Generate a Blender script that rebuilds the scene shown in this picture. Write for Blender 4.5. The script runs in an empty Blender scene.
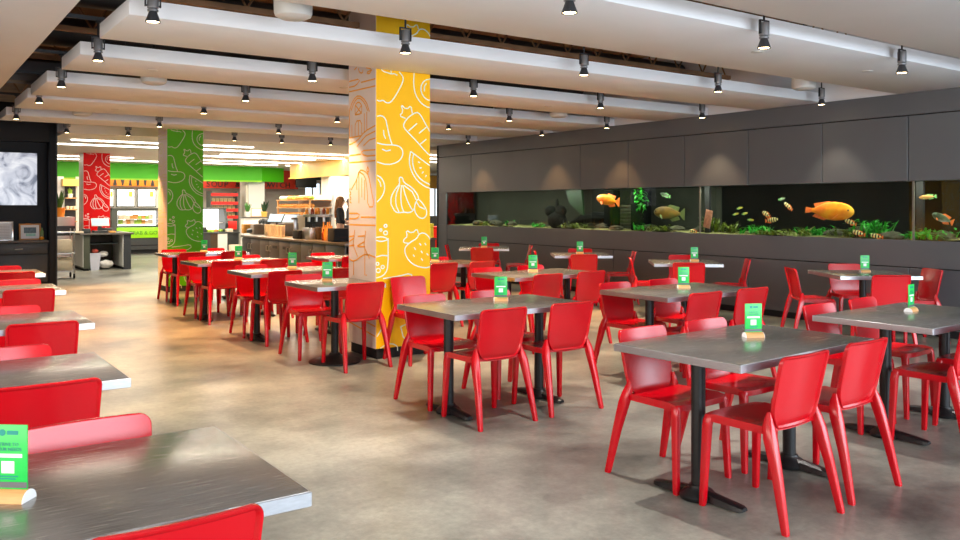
import bpy, bmesh, math, random
from mathutils import Vector, Matrix, Euler
random.seed(7)
R = math.radians
PI = math.pi
scene = bpy.context.scene
col = scene.collection

# ------------------------------------------------------------------ materials
MATS = {}
def mat(name, color, rough=.5, metal=0., noise=0., nscale=8., bump=0., bscale=60., emit=None, estr=0., spec=.5, stretch=None, rvar=0.):
    if name in MATS: return MATS[name]
    m = bpy.data.materials.new(name); m.use_nodes = True
    nt = m.node_tree; b = nt.nodes['Principled BSDF']
    c = (color[0], color[1], color[2], 1)
    b.inputs['Base Color'].default_value = c
    b.inputs['Roughness'].default_value = rough
    b.inputs['Metallic'].default_value = metal
    b.inputs['Specular IOR Level'].default_value = spec
    if noise or bump or rvar:
        tc = nt.nodes.new('ShaderNodeTexCoord'); mp = nt.nodes.new('ShaderNodeMapping')
        nt.links.new(tc.outputs['Object'], mp.inputs['Vector'])
        if stretch: mp.inputs['Scale'].default_value = stretch
    if noise or rvar:
        n = nt.nodes.new('ShaderNodeTexNoise'); n.inputs['Scale'].default_value = nscale; n.inputs['Detail'].default_value = 5
        nt.links.new(mp.outputs[0], n.inputs['Vector'])
        if noise:
            rp = nt.nodes.new('ShaderNodeValToRGB')
            rp.color_ramp.elements[0].position = .3; rp.color_ramp.elements[1].position = .7
            rp.color_ramp.elements[0].color = tuple(max(0, v*(1-noise)) for v in color)+(1,)
            rp.color_ramp.elements[1].color = tuple(min(1, v*(1+noise)) for v in color)+(1,)
            nt.links.new(n.outputs['Fac'], rp.inputs['Fac']); nt.links.new(rp.outputs['Color'], b.inputs['Base Color'])
        if rvar:
            mr = nt.nodes.new('ShaderNodeMapRange')
            mr.inputs['To Min'].default_value = max(.02, rough-rvar); mr.inputs['To Max'].default_value = rough+rvar
            nt.links.new(n.outputs['Fac'], mr.inputs['Value']); nt.links.new(mr.outputs[0], b.inputs['Roughness'])
    if bump:
        n2 = nt.nodes.new('ShaderNodeTexNoise'); n2.inputs['Scale'].default_value = bscale; n2.inputs['Detail'].default_value = 4
        nt.links.new(mp.outputs[0], n2.inputs['Vector'])
        bp = nt.nodes.new('ShaderNodeBump'); bp.inputs['Strength'].default_value = bump; bp.inputs['Distance'].default_value = .01
        nt.links.new(n2.outputs['Fac'], bp.inputs['Height']); nt.links.new(bp.outputs['Normal'], b.inputs['Normal'])
    if emit:
        b.inputs['Emission Color'].default_value = (emit[0], emit[1], emit[2], 1)
        b.inputs['Emission Strength'].default_value = estr
    MATS[name] = m
    return m

def s2l(r, g, b):
    f = lambda v: (v/255/12.92) if v/255 <= .04045 else ((v/255+.055)/1.055)**2.4
    return (f(r), f(g), f(b))

M_red = mat('red_plastic', (.54, .0012, .008), .19, 0, .05, 3, .05, 220, spec=.62)
M_white_panel = mat('white_gypsum', (.76, .77, .80), .6, 0, .02, 2)
M_wall = mat('grey_metal_panel', (.108, .116, .126), .38, 0, .05, 1.5)
M_dark = mat('black_backing', (.006, .006, .007), .8, 0, .1)
M_blackmetal = mat('black_cast_iron', (.012, .012, .013), .38, .3, .15, 30, .15, 160)
M_blackwall = mat('black_media_paint', (.005, .006, .009), .55, 0, .1, 12, spec=.25)
M_slate = mat('slate_laminate', (.022, .025, .031), .5, 0, .1, 6)
M_edge = mat('steel_edge', (.46, .47, .50), .3, .9, .08, 30, 0, 0, stretch=(1, 1, 6))
M_wood = mat('light_wood', s2l(214, 160, 100), .5, 0, .12, 14, stretch=(1, 9, 9))
M_acrylic_edge = mat('acrylic', (.75, .8, .8), .1)
M_cardgreen = mat('card_green', (.012, .52, .075), .3, 0, .06, 12)
M_cardteal = mat('card_teal_ink', (.0, .24, .2), .4)
M_cardblue = mat('card_blue_ink', (.01, .16, .2), .4)
M_cardwhite = mat('card_white_ink', (.85, .85, .85), .4)
M_cardgrey = mat('card_grey_band', (.11, .12, .13), .4)
M_plenum = mat('plenum_brown', s2l(142, 108, 78), .85, 0, .3, 3)
M_duct = mat('duct_dark', (.07, .068, .07), .5, .4, .15, 4)
M_fixture = mat('fixture_grey', (.28, .285, .30), .35, .6, .05)
M_fixdark = mat('fixture_dark', (.03, .031, .034), .4, .5, .05)
M_reflector = mat('reflector_grey', (.07, .072, .08), .4, .5, .05)
M_lens = mat('lamp_lens', (1, .8, .5), .3, emit=(1, .72, .36), estr=22)
M_drum = mat('white_drum', (.6, .6, .58), .5, 0, .03)
M_yellow = mat('yellow_vinyl', s2l(252, 190, 0), .45, 0, .03, 3, spec=.2)
M_green = mat('green_vinyl', s2l(84, 172, 0), .45, 0, .03, 3, spec=.15)
M_redvinyl = mat('red_vinyl', s2l(232, 4, 4), .45, 0, .03, 3, spec=.15)
M_paleface = mat('pale_vinyl', s2l(222, 206, 198), .5, 0, .03, 3)
M_line = mat('pale_mint_line', s2l(226, 240, 224), .5)
M_lineo = mat('orange_line', s2l(240, 162, 24), .5)
M_linewhite = mat('white_line', s2l(248, 238, 232), .5)
M_linegold = mat('khaki_line', s2l(214, 206, 140), .5)
M_linetaupe = mat('taupe_line', s2l(214, 200, 170), .5)
M_cream = mat('cream_wall', s2l(236, 228, 212), .6, 0, .02, 2)
M_ceilback = mat('back_ceiling_white', s2l(238, 228, 214), .6, 0, .02, 2)
M_limefascia = mat('lime_fascia', s2l(78, 200, 6), .5, 0, .03, 2)
M_lime = mat('lime_panel', s2l(150, 220, 20), .4, 0, .03, 2)
M_gold = mat('gold_fascia', s2l(232, 186, 92), .45, 0, .06, 3, stretch=(1, 1, .2))
M_redfascia = mat('red_fascia', s2l(226, 60, 36), .5, 0, .03, 2)
M_orangesign = mat('orange_sign', s2l(250, 140, 12), .5, 0, .03, 2)
M_letter = mat('dark_letters', s2l(58, 48, 40), .5)
M_limeletter = mat('green_letters', s2l(84, 150, 16), .5)
M_strip = mat('light_strip', (1, .95, .88), .4, emit=(1, .93, .82), estr=7)
M_counter = mat('counter_grey', s2l(64, 61, 58), .45, 0, .05, 4)
M_countertop = mat('counter_stone', s2l(92, 86, 80), .35, 0, .15, 20)
M_steel = mat('stainless', (.55, .54, .52), .28, .9, .08, 20)
M_paper = mat('cream_cup', s2l(232, 214, 186), .6, 0, .04, 20)
M_whitegoods = mat('white_laminate', s2l(232, 230, 224), .45, 0, .02, 5)
M_darkgoods = mat('charcoal_appliance', s2l(52, 54, 54), .4, 0, .1, 8)
M_casegrey = mat('case_grey_frame', s2l(78, 82, 76), .4, .2, .05)
M_caseglow = mat('case_light', (1, 1, 1), .5, emit=(1, .98, .92), estr=2.2)
M_menu = mat('menu_board', (1, 1, 1), .5, emit=(1, .96, .85), estr=1.25)
M_menuprint = mat('menu_print', s2l(196, 200, 60), .5, emit=s2l(220, 215, 110), estr=.6)
M_screen = mat('monitor_screen', s2l(170, 200, 225), .3, emit=s2l(150, 185, 215), estr=.35)
M_leaf = mat('leaf_green', s2l(60, 110, 40), .5, 0, .3, 14)
M_orange = mat('orange_pot', s2l(240, 150, 30), .45, 0, .05)
M_bread = mat('bread_crust', s2l(214, 150, 70), .6, 0, .3, 18, .3, 40)
M_produce = mat('lettuce_green', s2l(160, 200, 70), .6, 0, .3, 18)
M_bin = mat('grey_bin', s2l(196, 198, 212), .45, 0, .03)
M_bag = mat('white_bag', s2l(210, 206, 200), .6, 0, .1, 10)
M_darkwood = mat('dark_interior_wood', s2l(70, 48, 24), .6, 0, .2, 6)
M_frame_wood = mat('frame_wood', s2l(176, 118, 52), .45, 0, .15, 12)
M_skin = mat('skin', s2l(222, 168, 138), .55, 0, .04, 12)
M_hairbrown = mat('brown_hair', s2l(150, 96, 42), .5, 0, .35, 25, stretch=(4, 4, .6))
M_hairdark = mat('dark_hair', s2l(50, 34, 24), .5, 0, .35, 25, stretch=(4, 4, .6))
M_cloth = mat('black_cloth', (.014, .014, .016), .8, 0, .2, 20)
M_trouser = mat('dark_trousers', (.03, .03, .035), .8, 0, .2, 20)
M_bottleamber = mat('amber_bottle', s2l(150, 60, 20), .2, 0, .1)
M_bottleorange = mat('orange_bottle', s2l(240, 150, 40), .25, 0, .1)
M_redrail = mat('red_rail', s2l(232, 30, 20), .45, 0, .05)
M_snack = mat('snack_packs', s2l(186, 160, 110), .5, 0, .45, 9)
M_taupe = mat('taupe_wall', s2l(190, 182, 172), .6, 0, .03)
M_blackboard = mat('black_menu', s2l(34, 36, 34), .4, 0, .1, 10)
M_sky = None

def floor_material():
    m = bpy.data.materials.new('polished_concrete'); m.use_nodes = True
    nt = m.node_tree; b = nt.nodes['Principled BSDF']
    tc = nt.nodes.new('ShaderNodeTexCoord')
    n1 = nt.nodes.new('ShaderNodeTexNoise'); n1.inputs['Scale'].default_value = .7; n1.inputs['Detail'].default_value = 7; n1.inputs['Roughness'].default_value = .68; n1.inputs['Distortion'].default_value = .0
    n2 = nt.nodes.new('ShaderNodeTexNoise'); n2.inputs['Scale'].default_value = 26; n2.inputs['Detail'].default_value = 6; n2.inputs['Roughness'].default_value = .7
    nt.links.new(tc.outputs['Object'], n1.inputs['Vector']); nt.links.new(tc.outputs['Object'], n2.inputs['Vector'])
    r1 = nt.nodes.new('ShaderNodeValToRGB')
    r1.color_ramp.elements[0].position = .33; r1.color_ramp.elements[0].color = s2l(62, 64, 61)+(1,)
    r1.color_ramp.elements[1].position = .62; r1.color_ramp.elements[1].color = s2l(148, 147, 136)+(1,)
    r2 = nt.nodes.new('ShaderNodeValToRGB')
    r2.color_ramp.elements[0].position = .3; r2.color_ramp.elements[0].color = (.78, .78, .78, 1)
    r2.color_ramp.elements[1].position = .7; r2.color_ramp.elements[1].color = (1.12, 1.12, 1.12, 1)
    nt.links.new(n1.outputs['Fac'], r1.inputs['Fac']); nt.links.new(n2.outputs['Fac'], r2.inputs['Fac'])
    mx = nt.nodes.new('ShaderNodeMix'); mx.data_type = 'RGBA'; mx.blend_type = 'MULTIPLY'; mx.inputs['Factor'].default_value = 1
    nt.links.new(r1.outputs['Color'], mx.inputs[6]); nt.links.new(r2.outputs['Color'], mx.inputs[7])
    nt.links.new(mx.outputs[2], b.inputs['Base Color'])
    mr = nt.nodes.new('ShaderNodeMapRange'); mr.inputs['To Min'].default_value = .24; mr.inputs['To Max'].default_value = .4
    nt.links.new(n1.outputs['Fac'], mr.inputs['Value']); nt.links.new(mr.outputs[0], b.inputs['Roughness'])
    bp = nt.nodes.new('ShaderNodeBump'); bp.inputs['Strength'].default_value = .05; bp.inputs['Distance'].default_value = .01
    nt.links.new(n2.outputs['Fac'], bp.inputs['Height']); nt.links.new(bp.outputs['Normal'], b.inputs['Normal'])
    return m
M_floor = floor_material()

def tabletop_material():
    m = bpy.data.materials.new('brushed_steel_top'); m.use_nodes = True
    nt = m.node_tree; b = nt.nodes['Principled BSDF']
    tc = nt.nodes.new('ShaderNodeTexCoord'); mp = nt.nodes.new('ShaderNodeMapping'); mp.inputs['Scale'].default_value = (3, 60, 1)
    nt.links.new(tc.outputs['Object'], mp.inputs['Vector'])
    n = nt.nodes.new('ShaderNodeTexNoise'); n.inputs['Scale'].default_value = 3; n.inputs['Detail'].default_value = 6
    nt.links.new(mp.outputs[0], n.inputs['Vector'])
    r = nt.nodes.new('ShaderNodeValToRGB')
    r.color_ramp.elements[0].position = .3; r.color_ramp.elements[0].color = (.225, .212, .198, 1)
    r.color_ramp.elements[1].position = .7; r.color_ramp.elements[1].color = (.37, .35, .325, 1)
    nt.links.new(n.outputs['Fac'], r.inputs['Fac']); nt.links.new(r.outputs['Color'], b.inputs['Base Color'])
    mr = nt.nodes.new('ShaderNodeMapRange'); mr.inputs['To Min'].default_value = .14; mr.inputs['To Max'].default_value = .34
    nt.links.new(n.outputs['Fac'], mr.inputs['Value']); nt.links.new(mr.outputs[0], b.inputs['Roughness'])
    b.inputs['Metallic'].default_value = .7
    bp = nt.nodes.new('ShaderNodeBump'); bp.inputs['Strength'].default_value = .03; bp.inputs['Distance'].default_value = .01
    nt.links.new(n.outputs['Fac'], bp.inputs['Height']); nt.links.new(bp.outputs['Normal'], b.inputs['Normal'])
    return m
M_top = tabletop_material()

def glass_material(name, tint=(1, 1, 1), rough=0., amount=1.0):
    m = bpy.data.materials.new(name); m.use_nodes = True
    nt = m.node_tree; nt.nodes.clear()
    out = nt.nodes.new('ShaderNodeOutputMaterial'); t = nt.nodes.new('ShaderNodeBsdfTransparent'); g = nt.nodes.new('ShaderNodeBsdfGlossy')
    t.inputs['Color'].default_value = tint+(1,); g.inputs['Roughness'].default_value = rough
    fr = nt.nodes.new('ShaderNodeFresnel'); fr.inputs['IOR'].default_value = 1.5
    ml = nt.nodes.new('ShaderNodeMath'); ml.operation = 'MULTIPLY'; ml.inputs[1].default_value = amount
    mx = nt.nodes.new('ShaderNodeMixShader')
    ge = nt.nodes.new('ShaderNodeNewGeometry'); iv = nt.nodes.new('ShaderNodeMath'); iv.operation = 'SUBTRACT'; iv.inputs[0].default_value = 1; m2 = nt.nodes.new('ShaderNodeMath'); m2.operation = 'MULTIPLY'
    nt.links.new(ge.outputs['Backfacing'], iv.inputs[1]); nt.links.new(iv.outputs[0], m2.inputs[0]); nt.links.new(ml.outputs[0], m2.inputs[1])
    nt.links.new(fr.outputs[0], ml.inputs[0]); nt.links.new(m2.outputs[0], mx.inputs[0])
    nt.links.new(t.outputs[0], mx.inputs[1]); nt.links.new(g.outputs[0], mx.inputs[2]); nt.links.new(mx.outputs[0], out.inputs['Surface'])
    return m
M_tankglass = glass_material('tank_glass', (.92, .96, .93), .0, .9)
M_clearglass = glass_material('clear_glass', (.95, .97, .97), .02, 1.)

def tv_material():
    m = bpy.data.materials.new('screen_picture'); m.use_nodes = True
    nt = m.node_tree; b = nt.nodes['Principled BSDF']
    tc = nt.nodes.new('ShaderNodeTexCoord')
    n = nt.nodes.new('ShaderNodeTexNoise'); n.inputs['Scale'].default_value = 2.6; n.inputs['Detail'].default_value = 5; n.inputs['Distortion'].default_value = 1.4
    nt.links.new(tc.outputs['Object'], n.inputs['Vector'])
    r = nt.nodes.new('ShaderNodeValToRGB'); e = r.color_ramp.elements
    e[0].position = .34; e[0].color = s2l(96, 100, 120)+(1,)
    e[1].position = .62; e[1].color = s2l(246, 246, 250)+(1,)
    x = e.new(.46); x.color = s2l(196, 198, 212)+(1,)
    nt.links.new(n.outputs['Fac'], r.inputs['Fac'])
    b.inputs['Base Color'].default_value = (.02, .02, .02, 1); b.inputs['Roughness'].default_value = .2
    nt.links.new(r.outputs['Color'], b.inputs['Emission Color']); b.inputs['Emission Strength'].default_value = .75
    return m
M_tv = tv_material()

# ------------------------------------------------------------------ mesh builder
class MB:
    def __init__(s): s.bm = bmesh.new()
    def box(s, x0, x1, y0, y1, z0, z1, bev=0., seg=2, M=None):
        b = bmesh.new(); bmesh.ops.create_cube(b, size=1)
        for v in b.verts:
            v.co = Vector(((x0+x1)/2+v.co.x*(x1-x0), (y0+y1)/2+v.co.y*(y1-y0), (z0+z1)/2+v.co.z*(z1-z0)))
        if bev: bmesh.ops.bevel(b, geom=b.edges[:], offset=bev, segments=seg, affect='EDGES', profile=.5)
        return s.merge(b, M)
    def merge(s, b, M=None):
        if M is not None: b.transform(M)
        me = bpy.data.meshes.new('tmp'); b.to_mesh(me); b.free(); s.bm.from_mesh(me); bpy.data.meshes.remove(me); return s
    def cyl(s, p0, p1, r0, r1=None, n=20, caps=True):
        r1 = r0 if r1 is None else r1
        p0 = Vector(p0); p1 = Vector(p1); d = p1-p0
        b = bmesh.new(); bmesh.ops.create_cone(b, cap_ends=caps, segments=n, radius1=r0, radius2=r1, depth=d.length)
        q = Vector((0, 0, 1)).rotation_difference(d.normalized())
        return s.merge(b, Matrix.Translation((p0+p1)/2) @ q.to_matrix().to_4x4())
    def lathe(s, prof, n=24, M=None):
        b = bmesh.new(); rings = []
        for r, z in prof:
            rings.append([b.verts.new((max(r, 1e-4)*math.cos(2*PI*k/n), max(r, 1e-4)*math.sin(2*PI*k/n), z)) for k in range(n)])
        for i in range(len(rings)-1):
            for k in range(n):
                b.faces.new((rings[i][k], rings[i][(k+1) % n], rings[i+1][(k+1) % n], rings[i+1][k]))
        b.faces.new(rings[0][::-1]); b.faces.new(rings[-1])
        return s.merge(b, M)
    def sections(s, secs, M=None):
        """closed skin through a list of equal length rings"""
        b = bmesh.new(); rings = [[b.verts.new(p) for p in ring] for ring in secs]; n = len(rings[0])
        for i in range(len(rings)-1):
            for k in range(n):
                b.faces.new((rings[i][k], rings[i][(k+1) % n], rings[i+1][(k+1) % n], rings[i+1][k]))
        b.faces.new(rings[0][::-1]); b.faces.new(rings[-1])
        bmesh.ops.recalc_face_normals(b, faces=b.faces[:])
        return s.merge(b, M)
    def tube(s, pts, r, n=8):
        pts = [Vector(p) for p in pts]; secs = []
        rr = r if isinstance(r, (list, tuple)) else [r]*len(pts)
        up = None
        for i, p in enumerate(pts):
            d = (pts[min(i+1, len(pts)-1)]-pts[max(i-1, 0)]).normalized()
            if up is None:
                up = d.orthogonal().normalized()
            up = (up-d*up.dot(d)); up = up.normalized() if up.length > 1e-6 else d.orthogonal().normalized()
            w = d.cross(up)
            secs.append([p+(up*math.cos(2*PI*k/n)+w*math.sin(2*PI*k/n))*rr[i] for k in range(n)])
        return s.sections(secs)
    def prism(s, pts, z0, z1, M=None):
        b = bmesh.new(); lo = [b.verts.new((x, y, z0)) for x, y in pts]; hi = [b.verts.new((x, y, z1)) for x, y in pts]; n = len(pts)
        b.faces.new(lo[::-1]); b.faces.new(hi)
        for k in range(n): b.faces.new((lo[k], lo[(k+1) % n], hi[(k+1) % n], hi[k]))
        bmesh.ops.recalc_face_normals(b, faces=b.faces[:])
        return s.merge(b, M)
    def blob(s, c, r, sc=(1, 1, 1), sub=2, jit=0., M=None):
        b = bmesh.new(); bmesh.ops.create_icosphere(b, subdivisions=sub, radius=1)
        for v in b.verts:
            k = 1+random.uniform(-jit, jit)
            v.co = Vector((c[0]+v.co.x*r*sc[0]*k, c[1]+v.co.y*r*sc[1]*k, c[2]+v.co.z*r*sc[2]*k))
        return s.merge(b, M)
    def leaf(s, p, d, L, w, bend=.3):
        """a pointed curved leaf blade with thickness"""
        p = Vector(p); d = Vector(d).normalized(); side = d.cross(Vector((0, 0, 1)));
        side = side.normalized() if side.length > 1e-4 else Vector((1, 0, 0))
        nrm = side.cross(d).normalized(); rings = []
        for i in range(6):
            t = i/5; ww = w*max(.06, math.sin(PI*min(1, .12+t*.88))); q = p+d*L*t-nrm*bend*L*t*t*(-1 if nrm.z < 0 else 1)
            h = w*.12
            rings.append([q-side*ww/2, q+nrm*h*.6, q+side*ww/2, q-nrm*h*.2])
        return s.sections(rings)
    def build(s, name, m, parent=None, loc=None, rotz=None, sharp=26, smooth=True):
        me = bpy.data.meshes.new(name); s.bm.to_mesh(me); s.bm.free()
        if smooth and len(me.polygons):
            me.polygons.foreach_set('use_smooth', [True]*len(me.polygons))
            me.set_sharp_from_angle(angle=R(sharp))
        me.materials.append(m)
        o = bpy.data.objects.new(name, me); col.objects.link(o)
        if parent: o.parent = parent
        if loc is not None: o.location = loc
        if rotz is not None: o.rotation_euler = (0, 0, rotz)
        return o

def B(x0, x1, y0, y1, z0, z1, bev=0.): return MB().box(x0, x1, y0, y1, z0, z1, bev)
def tag(o, label=None, cat=None, group=None, kind=None):
    if label: o['label'] = label
    if cat: o['category'] = cat
    if group: o['group'] = group
    if kind: o['kind'] = kind
    return o
def empty(name, label, cat, loc, rz=0., group=None):
    o = bpy.data.objects.new(name, None); col.objects.link(o); o.location = loc; o.rotation_euler = (0, 0, rz)
    o.empty_display_size = .1
    return tag(o, label, cat, group)
def struct(o, label=None): return tag(o, label, 'room', None, 'structure')
def dup(root, loc, rz=None, label=None, group=None):
    r = root.copy(); col.objects.link(r); r.location = loc
    if rz is not None: r.rotation_euler = (0, 0, rz)
    if label: r['label'] = label
    if group: r['group'] = group
    for ch in list(root.children):
        c = ch.copy(); col.objects.link(c); c.parent = r
        for g in list(ch.children):
            d = g.copy(); col.objects.link(d); d.parent = c
    return r
def text_mesh(txt, size, M, m, name, parent, align='CENTER', ext=.001):
    cu = bpy.data.curves.new('t', 'FONT'); cu.body = txt; cu.size = size; cu.align_x = align; cu.extrude = ext
    o = bpy.data.objects.new('t', cu); col.objects.link(o)
    bpy.context.view_layer.update()
    me = bpy.data.meshes.new_from_object(o.evaluated_get(bpy.context.evaluated_depsgraph_get()))
    bpy.data.objects.remove(o); bpy.data.curves.remove(cu)
    me.transform(M); me.materials.clear(); me.materials.append(m)
    r = bpy.data.objects.new(name, me); col.objects.link(r)
    if parent: r.parent = parent
    return r

# ------------------------------------------------------------------ camera
CAMH = 1.45; FPX = 825.5; HY = 206.4; YAW = R(35.37)
cam = bpy.data.cameras.new('camera'); camo = bpy.data.objects.new('camera', cam); col.objects.link(camo)
camo.location = (0, 0, CAMH); camo.rotation_euler = (PI/2, 0, -YAW)
cam.sensor_width = 36; cam.lens = 36*FPX/960; cam.shift_y = -(270-HY)/960; cam.clip_start = .05; cam.clip_end = 200
scene.camera = camo
FW = (math.sin(YAW), math.cos(YAW)); RT = (math.cos(YAW), -math.sin(YAW))
def ratio(px):
    k = (px-480)/FPX
    return (k*RT[0]+FW[0], k*RT[1]+FW[1])
def on_y(px, py, Y):
    """where the sight line through a pixel meets the plane y = Y"""
    a, b = ratio(px); Z = Y/b
    return (a*Z, Y, CAMH+(HY-py)*Z/FPX)
def on_x(px, py, X):
    a, b = ratio(px); Z = X/a
    return (X, b*Z, CAMH+(HY-py)*Z/FPX)
def cs(r, d): return (r*RT[0]+d*FW[0], r*RT[1]+d*FW[1])

# ------------------------------------------------------------------ room shell
WX = 9.45; WEND = 14.86; PZ = 2.747; PT = .115; ZB = 2.75; YS = 16.1
struct(B(-2.4, 22, -3.6, 31, -.1, 0).build('floor', M_floor))
# the dark slab and open plenum over the dining area
struct(B(-2.4, 22, -3.6, 31, 3.75, 3.85).build('ceiling', M_plenum))
# right wall of grey metal panels with the tank opening
wr = MB()
AZ0, AZ1, SZL, SZU = 1.063, 1.743, .752, 2.49
AY0, AY1 = 3.2, 14.55
g = .006
wr.box(WX+.03, WX+.06, AY1, WEND, 0, PZ); wr.box(WX+.03, WX+.06, -.3, AY0, 0, PZ)
wr.box(WX+.03, WX+.06, AY0, AY1, 0, AZ0-.005); wr.box(WX+.03, WX+.06, AY0, AY1, AZ1+.005, PZ)
backing = wr.build('wall_right_backing', M_dark); struct(backing)
pan = MB()
up = sorted([on_x(p, 160, WX)[1] for p in (471, 580, 628, 684, 748, 822, 908)] + [-.3, 1.4, 3.1, WEND])
for a, b in zip(up[:-1], up[1:]): pan.box(WX, WX+.03, a+g, b-g, AZ1, SZU-g, .002, 1)
pan.box(WX, WX+.03, -.3, WEND, SZU+g, PZ, .002, 1)
pan.box(WX, WX+.03, AY1, WEND, AZ0, AZ1, .002, 1); pan.box(WX, WX+.03, -.3, AY0, AZ0, AZ1, .002, 1)
pan.box(WX, WX+.03, -.3, 14.5, SZL+g, AZ0, .002, 1); pan.box(WX, WX+.03, 14.5+2*g, WEND, .083, AZ0, .002, 1)
lo = sorted([on_x(p, 250, WX)[1] for p in (471, 748, 909)] + [-.3, 2.5, 9.6, 14.5])
for a, b in zip(lo[:-1], lo[1:]): pan.box(WX, WX+.03, a+g, b-g, .083, SZL-g, .002, 1)
wallr = pan.build('wall_right', M_wall); struct(wallr, 'dark grey metal panel wall with the long fish tank')
struct(B(WX, WX+.09, WEND-.03, WEND+.05, 0, PZ).build('trim_1', M_blackwall))
struct(B(WX+.012, WX+.03, -.3, WEND, 0, .083).build('baseboard_right', M_dark))
struct(B(WX+.02, WX+.12, -.3, YS, PZ, 3.75).build('wall_right_upper', M_white_panel))
# other walls of the dining room (beyond the frame and behind the camera)
struct(B(-2.5, -2.4, -3.6, 31, 0, 3.75).build('wall_left', M_cream))
wb = MB()
wb.box(-2.4, 0., -3.7, -3.6, 0, 3.75); wb.box(9.4, 22, -3.7, -3.6, 0, 3.75)
wb.box(0., 9.4, -3.7, -3.6, 0, .25); wb.box(0., 9.4, -3.7, -3.6, 3.66, 3.75)
struct(wb.build('wall_front', M_cream))
wf = MB()
for x in (0.03, 1.5, 3.0, 4.5, 6.0, 7.5, 9.37): wf.box(x-.03, x+.03, -3.69, -3.61, .25, 3.66)
for z in (.28, 3.63): wf.box(0.03, 9.37, -3.69, -3.61, z-.03, z+.03)
struct(wf.build('window_1', M_fixdark))
wf = MB()
for y in (-3.5, -1.9, -.33): wf.box(WX+.01, WX+.09, y-.03, y+.03, .25, 3.66)
for z in (.28, 3.63): wf.box(WX+.01, WX+.09, -3.5, -.33, z-.03, z+.03)
struct(wf.build('window_4', M_fixdark))
struct(B(WX, WX+.1, -3.6, -.3, 0, .25).build('wall_right_sill', M_wall))

# ------------------------------------------------------------------ suspended ceiling panels
def panel(y0, y1, x0=1.295, x1=WX+.015, label=None):
    o = B(x0, x1, y0, y1, PZ, PZ+PT, .004).build('ceiling_panel', M_white_panel); struct(o, label); return o
PAN = [(1.0, 3.46), (3.79, 4.98), (5.92, 6.90), (7.72, 8.67), (9.59, 10.83), (11.125, 12.41), (13.42, 14.3)]
for a, b in PAN: panel(a, b)
struct(B(-2.38, .957, .2, 10.5, PZ, PZ+PT, .004).build('ceiling_left', M_white_panel))
struct(B(-2.38, 2.3, 11.2, 11.5, 2.95, 3.2, .01).build('ceiling_beam', M_duct))
# joists and ducts up in the plenum
for k, y in enumerate((5.45, 7.3, 9.1, 11.0, 12.9, 14.9)):
    j = MB()
    j.box(-2.3, 9.4, y-.03, y+.03, 3.62, 3.68); j.box(-2.3, 9.4, y-.03, y+.03, 3.2, 3.25)
    for i in range(24):
        x = -2.2+i*.48
        j.cyl((x, y, 3.24), (x+.24, y, 3.63), .011, n=6); j.cyl((x+.24, y, 3.63), (x+.48, y, 3.24), .011, n=6)
    struct(j.build('ceiling_joist', M_plenum))
dk = [(6.2, 3.42, .2), (8.2, 3.4, .14), (10.4, 3.45, .18), (12.9, 3.4, .12)]
for i, (y, z, r) in enumerate(dk):
    d = MB(); d.cyl((-2.3, y, z), (9.4, y, z), r, n=20)
    for q in range(6): d.cyl((-1.8+q*2, y, z), (-1.74+q*2, y, z), r+.012, n=20)
    tag(d.build('ventilation_duct', M_duct), ['wide round duct above the second ceiling slat from the front', 'slim round duct above the third full ceiling slat', 'round duct above the fourth full ceiling slat', 'thin round duct near the service area ceiling'][i], 'duct', 'ducts above the ceiling slats')
# ------------------------------------------------------------------ track lights
def make_light(label):
    r = empty('track_light', label, 'light', (0, 0, 0), 0, 'track spotlights'); r.scale = (.77, .77, .77)
    y = MB()
    for s_ in (-1, 1): y.box(s_*.062-.005, s_*.062+.005, -.012, .012, .13, .26)
    y.box(-.067, .067, -.012, .012, .255, .266); y.cyl((0, 0, .266), (0, 0, .42), .01, n=8); y.cyl((0, 0, .42), (0, 0, .445), .03, n=12)
    y.cyl((-.067, 0, .14), (.067, 0, .14), .008, n=8)
    y.build('yoke', M_fixdark, r)
    b = MB(); b.lathe([(.02, .245), (.046, .24), (.048, .235), (.048, .125), (.044, .118), (.03, .115)], 20)
    b.lathe([(.03, .118), (.036, .11), (.046, .106), (.046, .092), (.03, .09)], 20)
    b.build('housing', M_fixture, r)
    h = MB(); h.lathe([(.028, .095), (.034, .085), (.062, .006), (.064, 0), (.056, .0), (.052, .008)], 22); h.build('reflector', M_reflector, r)
    l = MB(); l.lathe([(.0, .004), (.05, .004), (.05, .008), (0, .009)], 18); l.build('lens', M_lens, r)
    return r
XS = [1.40, 3.33, 5.25, 7.18, 9.1]
rows = [(3.70, [3.28, 5.16, 7.09], 'in front of the broad white foremost slat', 2.60),
        (5.72, XS, 'before the first long slat', 2.672), (7.52, XS, 'before the second long slat', 2.672),
        (9.39, XS, 'before the third long slat', 2.672), (10.98, XS, 'before the fourth long slat', 2.672),
        (13.22, XS, 'before the fifth long slat', 2.672), (15.15, [2.34, 3.3, 5.16, 6.08, 7.1], 'by the soffit of the serving area', 2.672)]
lp = None
ORD = ['first', 'second', 'third', 'fourth', 'fifth', 'sixth']
SPOTS = []
for y, xs, wh, z in rows:
    struct(B(max(.97, xs[0]-.6), WX, y-.018, y+.018, z+.338, z+.37).build('ceiling_track', M_fixdark))
    for i, x in enumerate(xs):
        lab = 'grey track spotlight %s, %s from the aisle end' % (wh, ORD[i])
        if lp is None: lp = make_light(lab); lp.location = (x, y, z)
        else: dup(lp, (x, y, z), None, lab)
        SPOTS.append((x, y, z))
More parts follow.
